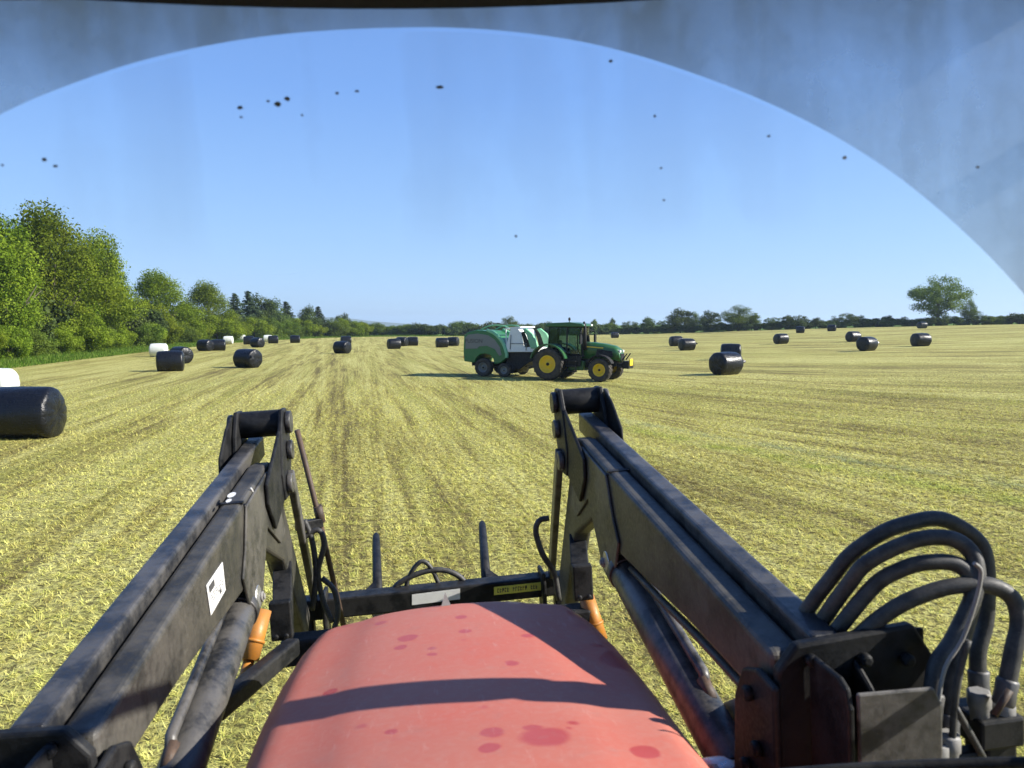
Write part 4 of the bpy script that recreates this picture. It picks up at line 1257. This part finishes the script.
    t_ = nn(nt, 'ShaderNodeBsdfTranslucent'); t_.inputs[0].default_value = (.45, .45, .45, 1)
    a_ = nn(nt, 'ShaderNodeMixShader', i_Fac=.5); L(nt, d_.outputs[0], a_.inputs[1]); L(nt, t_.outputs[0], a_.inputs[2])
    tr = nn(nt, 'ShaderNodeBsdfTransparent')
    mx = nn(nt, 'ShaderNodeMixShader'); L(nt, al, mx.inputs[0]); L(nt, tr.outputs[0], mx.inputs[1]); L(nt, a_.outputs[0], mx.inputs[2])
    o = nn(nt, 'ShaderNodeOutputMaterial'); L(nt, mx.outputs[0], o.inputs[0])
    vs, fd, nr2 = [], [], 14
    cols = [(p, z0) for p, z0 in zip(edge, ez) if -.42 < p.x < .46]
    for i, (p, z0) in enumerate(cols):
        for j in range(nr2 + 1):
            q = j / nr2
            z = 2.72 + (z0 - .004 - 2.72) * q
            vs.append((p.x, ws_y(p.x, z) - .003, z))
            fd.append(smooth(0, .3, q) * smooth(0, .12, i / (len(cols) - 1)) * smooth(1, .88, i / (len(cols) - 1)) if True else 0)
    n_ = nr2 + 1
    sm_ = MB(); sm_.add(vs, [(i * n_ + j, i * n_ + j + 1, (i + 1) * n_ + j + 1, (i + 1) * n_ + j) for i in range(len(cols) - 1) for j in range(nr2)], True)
    so_ = sm_.build('painted_reflection', fm, ws)
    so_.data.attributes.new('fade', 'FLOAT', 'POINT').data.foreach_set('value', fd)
    # specks
    sm = paint('insect_specks', (.10, .11, .13), (.14, .15, .17), .3, .7, 40)
    s = MB()
    for px, py, a_, b_ in [(240, 107.5, 3.2, 2.2), (277.5, 104, 4.6, 3.2), (287, 98.5, 3.4, 2.6), (268, 101, 1.8, 1.4), (440, 87, 5, 2), (357, 91, 2.5, 1.4), (337, 93, 2.6, 1.4), (44, 159.5, 2.6, 1.8), (55, 166, 2.6, 1.6), (845, 157.5, 2.8, 2.2),
                           (655, 116, 1.8, 1.5), (661, 168, 1.8, 1.2), (664, 200, 1.7, 1.2), (769, 136, 2, 1.4), (611, 61, 2.4, 1.6), (302, 115, 1.6, 1.2), (241, 117, 1.8, 1.2), (2, 165, 1.5, 1.2), (978, 167, 2, 1.5), (516, 236, 1.8, 1.6)]:
        c = on_ws(px, py, .006)
        n_ = 9
        ring = []
        for k in range(n_):
            q = 2 * PI * k / n_; rr = random.uniform(.8, 1.2) * .00085
            ring.append(c + Vector((a_ * rr * math.cos(q), 0, b_ * rr * math.sin(q))))
        back = [p + Vector((0, .0012, 0)) for p in ring]
        s.add(ring + back, [tuple(range(n_)), tuple(range(2 * n_ - 1, n_ - 1, -1))] + [(k, (k + 1) % n_, n_ + (k + 1) % n_, n_ + k) for k in range(n_)])
    s.build('insect_specks', sm, ws)['kind'] = 'stuff'
    h = MB(); vs = []
    for x in np.linspace(-.82, .82, 25):
        y = ws_y(x, 3.0)
        vs += [(x, y - .035, 2.998), (x, y - .006, 2.992), (x, y - .006, 3.07), (x, y - .035, 3.07)]
    h.add(vs, [(i * 4 + k, i * 4 + (k + 1) % 4, (i + 1) * 4 + (k + 1) % 4, (i + 1) * 4 + k) for i in range(24) for k in range(4)] + [(0, 1, 2, 3), (99, 98, 97, 96)])
    h.build('windscreen_header', M['header'], own)
    wp = MB()
    a_, b_ = on_ws(760, 774, -.03), on_ws(1060, 760, -.03)
    pts = [a_ + (b_ - a_) * t for t in np.linspace(0, 1, 9)]
    pts = [Vector((p.x, ws_y(p.x, p.z) + .025, p.z)) for p in pts]
    wp.tube(pts, .007, 8); wp.tube([p + Vector((0, .012, -.012)) for p in pts], .005, 6)
    wp.build('wiper', M['black_plain'], own)
windscreen()

# ---- front loader
ld = root_at('front_loader')
tag(ld, 'black front loader, its two box arms raised either side of the red bonnet', 'front loader')

def loader_side(s):
    X = lambda a, b: (min(s * a, s * b), max(s * a, s * b))
    boom = [(1.265, 2.037), (2.0, 2.113), (2.80, 2.196), (2.90, 2.19), (2.98, 2.12), (3.50, 1.38), (3.36, 1.30), (3.0, 1.78), (2.68, 1.92), (2.40, 1.90), (1.70, 1.925), (1.265, 1.92)]
    m = MB(); m.prism(boom, *X(.570, .636))
    arm = m.build('loader_arm', M['black_inner'], ld, .014, 3)
    k = MB(); k.prism([(2.40, 2.14), (2.74, 2.178), (2.84, 2.17), (2.90, 2.10), (3.0, 1.9), (2.9, 1.88), (2.68, 2.00), (2.50, 1.80), (2.42, 1.78), (2.34, 1.84), (2.28, 1.95), (2.34, 2.02)], *X(.560, .5695))
    k.prism([(2.45, 2.05), (2.50, 1.80), (2.42, 1.78), (2.30, 1.93)], *X(.637, .652))
    k.build('knee_plate', M['black_inner'], arm, .004)
    e = MB(); e.bar((s * .603, 2.38, 2.152), (s * .603, 2.40, 2.154), .070, .007); e.tube([(s * .568, 2.40, 2.145), (s * .566, 2.43, 2.07), (s * .566, 2.37, 1.98), (s * .568, 2.40, 1.91)], .006, 6)
    e.build('weld_seam', M['black_plain'], arm)
    for yy, zz in ((2.78, 2.12), (2.86, 2.02), (2.47, 1.83)):
        bh = MB(); bh.tube([(s * .5595, yy, zz), (s * .550, yy, zz)], .017, 6); bh.tube([(s * .550, yy, zz), (s * .545, yy, zz)], .010, 8); bh.build('bolt', M['grey_cast'], arm)
    # parallel link above and outside
    q = MB(); q.bar((s * .669, 1.255, 2.0235), (s * .669, 3.15, 2.2168), .058, .085)
    lk = q.build('parallel_link', M['black_paint'], ld, .010, 3)
    # knee bell crank with pins
    b = MB()
    for x0, x1 in ((.538, .556), (.704, .722)):
        b.prism([(3.03, 2.368), (3.11, 2.366), (3.16, 2.315), (3.14, 2.16), (3.06, 2.03), (2.95, 2.03), (2.92, 2.13), (2.97, 2.28)], *X(x0, x1))
    b.prism([(3.02, 2.355), (2.93, 2.32), (2.80, 2.23), (2.78, 2.13), (2.86, 2.10), (3.0, 2.12)], *X(.7235, .735))
    b.tube([(s * .55, 3.075, 2.312), (s * .71, 3.075, 2.312)], .052, 16)
    b.prism([(3.02, 2.31), (2.86, 2.24), (2.66, 2.15), (2.66, 2.08), (2.76, 1.97), (2.97, 2.03)], *X(.5445, .5575))
    cr = b.build('bell_crank', M['black_plain'], ld, .005)
    for y, z, r_ in ((3.075, 2.312, .044), (3.06, 2.205, .038), (3.0, 2.085, .038)):
        for xa, xb in ((.516, .5365), (.7355, .752)):
            pn = MB(); pn.tube([(s * xa, y, z), (s * xb, y, z)], r_, 14); pn.build('pin', M['black_paint'], cr, .004)
    for x0, x1, w_ in ((.528, .560, .065), (.69, .70, .055)):
        q = MB(); q.bar((s * x0, 3.02, 2.11), (s * x1, 3.585, 1.42), .028, w_)
        q.build('tilt_link', M['black_paint'], ld, .006)
    # lift cylinder
    top, bot = Vector((s * .602, 2.44, 1.84)), Vector((s * .602, 1.50, 1.66))
    c = MB()
    c.tube([top.lerp(bot, .05), bot], .052, 20); c.tube([top.lerp(bot, .06), top.lerp(bot, .10)], .058, 20)
    cy = c.build('lift_cylinder', M['black_paint'], ld, .004)
    c = MB(); c.tube([top + Vector((0, .02, .01)), top.lerp(bot, .06)], .028, 12); c.tube([top + Vector((-.045, .0, 0)), top + Vector((.045, 0, 0))], .036, 14); c.build('piston_rod', M['steel'], cy)
    off = Vector((s * .02, 0, .066))
    c = MB(); c.tube([top.lerp(bot, .06) + off * .8, top.lerp(bot, .12) + off, top.lerp(bot, .74) + off, top.lerp(bot, .76) + off * .8], .014, 10); c.build('oil_pipe', M['black_paint'], cy)
    c = MB(); p = top.lerp(bot, .77) + off * .75
    c.tube([p + Vector((0, .02, .01)), p + Vector((0, -.03, -.02))], .017, 8); c.build('pipe_fitting', M['rusty'], cy)
    # cylinder foot bracket with its bright pin
    g = MB(); g.prism([(1.84, 1.60), (1.76, 1.68), (1.52, 1.84), (1.44, 1.85), (1.436, 1.50), (1.7, 1.46)], *X(.662, .676)); g.prism([(1.70, 1.58), (1.46, 1.72), (1.36, 1.72), (1.34, 1.50), (1.6, 1.46)], *X(.525, .538))
    gb = g.build('cylinder_bracket', M['grey_cast'], ld, .004)
    g = MB(); g.tube([(s * .51, 1.50, 1.665), (s * .69, 1.50, 1.665)], .040, 18); g.lathe([(.030, 0), (.046, .003), (.046, .012), (.030, .016)], 18, 'x', (s * .505 - .008, 1.50, 1.665)); g.build('bracket_pin', M['steel'], gb)
    # mast bolted to the tractor
    t = MB()
    xs_ = lambda pts: [(s * a, b) for a, b in pts]
    t.prism(xs_([(.564, 2.02), (.60, 2.065), (.82, 2.078), (.885, 1.97), (.89, 1.2), (.564, 1.2)]), 1.225, 1.25, 'y')
    t.prism([(1.21, 2.0), (1.28, 2.005), (1.34, 1.98), (1.38, 1.91), (1.39, 1.80), (1.43, 1.5), (1.43, .9), (1.0, .9), (1.0, 1.3), (1.21, 1.45)], *X(.546, .562))
    t.prism([(1.25, 2.06), (1.36, 2.02), (1.42, 1.88), (1.40, 1.2), (1.25, 1.2)], *X(.84, .858))
    t.box((s * .45, 1.2, 1.0), (.30, .4, .2))
    for yy, zz in ((1.30, 1.95), (1.32, 1.80), (1.27, 1.86), (1.33, 1.68)): t.tube([(s * .53, yy, zz), (s * .548, yy, zz)], .016, 6)
    for xx, zz in ((.62, 2.04), (.80, 2.02), (.86, 1.92), (.72, 2.03)): t.tube([(s * xx, 1.205, zz), (s * xx, 1.226, zz)], .013, 6)
    t.prism([(1.225, 2.03), (1.16, 1.99), (1.225, 1.86)], *X(.70, .712))
    t.build('mast', M['black_plain'], ld, .006)
    t = MB(); t.prism([(1.222, 2.05), (1.13, 2.05), (1.108, 2.04), (1.098, 2.01), (1.098, 1.3), (1.222, 1.3)], *X(.618, .629))
    t.build('mast_bracket', M['black_plain'], ld, .004)
    t = MB(); t.prism(xs_([(.634, 2.035), (.765, 2.03), (.78, 2.0), (.78, 1.3), (.634, 1.3)]), 1.098, 1.106, 'y')
    t.build('mast_cover', M['black_inner'], ld, .004)
    # lower end of the leg: pivot block, orange tilt ram
    a, b_ = (ony(268, 604, 2.78), ony(293, 640, 2.78)) if s < 0 else (ony(573, 567, 2.78), ony(594, 600, 2.78))
    t = MB(); t.box(((a.x + b_.x) / 2, 2.80, (a.z + b_.z) / 2), (abs(a.x - b_.x), .04, abs(a.z - b_.z)))
    t.bar(((a.x + b_.x) / 2, 2.83, (a.z + b_.z) / 2), (s * .60, 3.1, 1.72), .07, .08)
    for dx in (-.03, .03): t.tube([((a.x + b_.x) / 2 + dx * .6, 2.778, (a.z + b_.z) / 2 - .05), ((a.x + b_.x) / 2 + dx * .6, 2.765, (a.z + b_.z) / 2 - .05)], .010, 6)
    t.build('pivot_block', M['black_plain'], ld, .008)
    a, b_ = (ony(262, 610, 2.60), ony(249, 660, 2.52)) if s < 0 else (ony(586, 596, 2.95), ony(600, 640, 2.90))
    t = MB(); t.tube([a, b_], .032, 16); t.tube([a.lerp(b_, .6), a.lerp(b_, .66)], .036, 16); t.tube([b_, b_ + (b_ - a) * .8], .018, 10)
    t.build('tilt_ram', M['orange'], ld)
    return arm, lk
armL, linkL = loader_side(-1)
armR, linkR = loader_side(1)

def loader_extras():
    m = MB(); m.bar(ony(294, 646, 2.6), ony(214, 712, 2.15), .05, .06); m.bar((-.6, 2.95, 1.45), (.6, 2.95, 1.45), .10, .10)
    m.build('cross_brace', M['black_plain'], ld, .01)
    # white data plate on the left arm
    A, B, C_, D = (onx(px, py, -.5685) for px, py in ((222, 562), (225, 590), (210.5, 615.5), (206, 585.5)))
    o = Vector((.0015, 0, 0))
    m = MB(); q = [A, B, C_, D]; m.add(q + [p + o for p in q], [(3, 2, 1, 0), (4, 5, 6, 7), (0, 1, 5, 4), (1, 2, 6, 5), (2, 3, 7, 6), (3, 0, 4, 7)])
    pl = m.build('data_plate', M['white_label'], armL)
    # u runs from the lower left corner up along the plate, v across it
    def P(u, v): return (D.lerp(C_, v)).lerp(A.lerp(B, v), u) + o * 1.8
    m = MB()
    def blk(u0, u1, v0, v1): m.add([P(u0, v0), P(u1, v0), P(u1, v1), P(u0, v1)], [(0, 1, 2, 3)])
    blk(.08, .40, .10, .34)
    for v in (.44, .54, .64):
        u = .10
        while u < .85:
            w_ = random.uniform(.05, .16); blk(u, min(.9, u + w_), v, v + .035); u += w_ + .04
    blk(.62, .74, .70, .84)
    m.build('printing', M['ink'], pl)
    # paint chips
    m = MB()
    for px, py, r_, x in ((232, 499, .012, None), (229, 503, .008, None)):
        c = onz(px, py, 2.17); c = Vector((c.x, c.y, 2.1447 + (c.y - 2.0) * .102))
        m.add([c + Vector((r_ * math.cos(k), r_ * 2.2 * math.sin(k), .1022 * r_ * 2.2 * math.sin(k))) for k in np.linspace(0, 2 * PI, 8, endpoint=False)], [tuple(range(8))])
    m.build('paint_mark', M['white_label'], linkL)
    m = MB()
    m.tube([onx(px, py, -.5695) for px, py in ((251, 488), (253, 492), (254, 497), (257, 503))], .0025, 5)
    m.build('paint_mark', M['white_label'], armL)
    # hydraulic hoses looping at the right mast
    loops = [
        [(814, 600), (832, 577), (850, 555), (878, 535), (905, 524), (941, 519), (974, 537), (986, 562), (986, 617), (978, 653), (979, 695)],
        [(829, 611), (848, 585), (868, 562), (912, 541), (948, 538), (970, 551), (977, 573), (972, 600), (952, 642), (936, 668), (930, 720)],
        [(845, 620), (876, 584), (900, 570), (923, 563), (952, 563), (969, 575), (972, 602), (959, 646), (950, 690), (948, 740)],
        [(868, 628), (890, 611), (912, 599), (940, 589), (965, 585), (992, 586), (1013, 599), (1019, 624), (1013, 653), (1003, 705)]]
    for i, pts in enumerate(loops):
        n_ = len(pts)
        y0, y1 = 1.34 - .03 * i, (1.24, 1.15, 1.17, 1.16)[i]
        q = [ony(px, py, y0 + (y1 - y0) * k / (n_ - 1)) for k, (px, py) in enumerate(pts)]
        m = MB(); d0 = (q[0] - q[1]).normalized()
        m.tube(spline([q[0] + d0 * .07 + Vector((0, .02, -.07)), q[0] + d0 * .05 + Vector((0, .01, -.02))] + q, 6), .0145, 12)
        hz = m.build('hydraulic_hose', M['rubber'], ld)
        fe = MB(); e0, e1 = q[-1], q[-1] + (q[-2] - q[-1]).normalized() * .045
        fe.tube([e0, e0.lerp(e1, .1), e0.lerp(e1, .5), e0.lerp(e1, .9), e1], [.016, .0185, .0175, .0185, .0165], 12)
        fe.build('ferrule', M['ferrule'], hz)
    for pts, r_ in (([(974, 563), (981, 572), (976, 600), (962, 640), (945, 668), (938, 706), (936, 750)], .0035), ([(968, 640), (960, 670), (955, 700), (952, 745)], .006), ([(955, 707), (968, 730), (983, 757)], .006)):
        m = MB(); m.tube(spline([ony(px, py, 1.13) for px, py in pts], 4), r_, 7); m.build('thin_cable', M['grey_cast'] if r_ == .0035 else M['rubber'], ld)
    m = MB(); c = ony(985, 722, 1.22)
    m.box(c, (.085, .09, .055)); m.box(c + Vector((.01, 0, -.07)), (.06, .06, .1)); m.box(c + Vector((-.07, .0, -.06)), (.2, .03, .03))
    cb = m.build('hose_coupler', M['black_plain'], ld, .006)
    for px, py in ((979, 697), (1003, 707), (936, 748), (948, 740)):
        f = ony(px, py, 1.20 if px > 950 else 1.14); f2 = MB()
        f2.lathe([(.017, .012), (.021, .008), (.021, -.014), (.017, -.02), (.017, -.04)], 6, 'z', f); f2.build('hose_fitting', M['grey_cast'], cb)
    m = MB(); m.tube([ony(994, 715, 1.12), ony(1010, 690, 1.12)], .006, 7); m.build('coupler_lever', M['rusty'], cb)
    # level indicator rod beside the left leg
    m = MB(); m.tube([ony(297, 430, 3.32), ony(320, 522, 3.36), ony(345, 632, 3.42)], .012, 8); m.tube([ony(317.5, 506, 3.35), ony(321, 522, 3.36)], .02, 8)
    m.build('indicator_rod', M['rusty'], ld)
    m = MB(); m.bar(ony(296, 527, 3.30), ony(322, 522, 3.36), .035, .04); m.build('rod_bracket', M['black_plain'], ld, .004)
    for pts in ([(300, 540), (318, 530), (324, 545), (318, 572), (323, 600), (332, 622)], [(322, 578), (334, 590), (338, 612), (334, 630)], [(304, 520), (312, 540), (316, 575), (312, 610)]):
        m = MB(); m.tube(spline([ony(px, py, 3.28) for px, py in pts], 5), .012, 8); m.build('leg_hose', M['rubber'], ld)
    m = MB(); m.tube(spline([ony(px, py, 3.05) for px, py in ((549, 518), (539, 521), (536, 533), (543, 555), (554, 573), (559, 600))], 5), .012, 8); m.build('leg_hose', M['rubber'], ld)
    # hose lines lying along the underside of the right arm
    for dz, x in ((0, .615), (-.02, .60)):
        m = MB(); m.tube(spline([(x, 2.28, 1.885 + dz), (x, 2.0, 1.89 + dz), (x, 1.7, 1.90 + dz), (x, 1.42, 1.90 + dz), (x, 1.26, 1.90 + dz)], 4), .011, 8); m.build('arm_hose', M['rubber'], armR)
loader_extras()

# ---- bale spike frame carried by the loader
at_ = root_at('bale_spike_frame')
tag(at_, 'black bale spike frame with two tines and stickers, held by the loader', 'bale spike')
def spikes():
    yb, zb = 3.60, 1.375
    m = MB(); m.bar((-.66, yb, zb), (.66, yb, zb), .10, .095, (0, 0, 1)); m.bar((-.66, yb + .02, zb - .45), (.66, yb + .02, zb - .45), .08, .09)
    for x in (-.6, -.23, .25, .6): m.bar((x, yb, zb), (x, yb + .01, zb - .45), .07, .06, (1, 0, 0))
    for s in (-1, 1): m.prism([(3.50, 1.46), (3.64, 1.46), (3.62, .9), (3.50, .9)], s * .50, s * .52)
    m.build('cross_bar', M['black_plain'], at_, .008)
    for bx, by, tx, ty in ((378, 604, 376, 534), (487, 591, 482, 522)):
        a = ony(bx, by, 3.64); tip = ony(tx, ty, 4.5)
        m = MB(); m.tube([a, a.lerp(tip, .5), a.lerp(tip, .85), a.lerp(tip, .96), tip], [.025, .024, .0225, .020, .010], 14)
        sp = m.build('spike', M['black_plain'], at_)
        g = MB(); d = -1 if bx < 430 else 1
        g.add([a + Vector((0, -.02, .02)), a + Vector((d * .15, -.02, .0)), a + Vector((d * .01, .16, .07)), a + Vector((0, -.02, -.02)), a + Vector((d * .15, -.02, -.03)), a + Vector((d * .01, .16, .03))], [(0, 1, 2), (5, 4, 3), (0, 3, 4, 1), (1, 4, 5, 2), (2, 5, 3, 0)])
        g.build('gusset', M['black_plain'], sp)
        n_ = MB(); n_.lathe([(.03, -.02), (.036, -.012), (.036, .012), (.03, .02)], 6, 'y', a + Vector((0, -.06, -.01))); n_.build('spike_nut', M['grey_cast'], sp)
    yf = yb - .0495
    def sticker(x0, y0, x1, y1, hpx, material, name, ink):
        A, B, C_, D = ony(x0, y0, yf), ony(x1, y1, yf), ony(x1, y1 + hpx, yf), ony(x0, y0 + hpx, yf)
        o = Vector((0, -.0025, 0))
        m = MB(); q = [A, B, C_, D]
        m.add([p for p in q] + [p + o for p in q], [(0, 1, 2, 3), (7, 6, 5, 4), (0, 4, 5, 1), (1, 5, 6, 2), (2, 6, 7, 3), (3, 7, 4, 0)])
        st = m.build(name, material, at_)
        if ink:
            m = MB()
            for u0, u1 in ((.07, .30), (.40, .68), (.78, .93)):
                u = u0
                while u < u1:
                    for v0, v1, uw in ((.22, .76, .012), (.22 if random.random() < .6 else .44, .34 if random.random() < .6 else .56, .034), (.62, .74, .030 if random.random() < .5 else .012)):
                        P = lambda uu, vv: (A.lerp(B, uu)).lerp(D.lerp(C_, uu), vv) + o * 1.5
                        m.add([P(u, v0), P(u + uw, v0), P(u + uw, v1), P(u, v1)], [(0, 1, 2, 3)])
                    u += .052
            m.build('printing', M['ink'], st)
    sticker(412, 594.5, 460, 588.5, 10.5, M['white_label'], 'white_sticker', False)
    sticker(494, 587, 541, 582, 8.0, M['yellow_label'], 'yellow_sticker', True)
    for pts, r_ in (([(391, 602), (397, 585), (420, 573), (442, 570), (460, 577), (470, 592)], .014), ([(406, 610), (407.5, 581), (420, 562), (431, 568), (443, 594)], .011)):
        m = MB(); m.tube(spline([ony(px, py, yb + .04) for px, py in pts], 6), r_, 8); m.build('hydraulic_hose', M['rubber'], at_)
spikes()
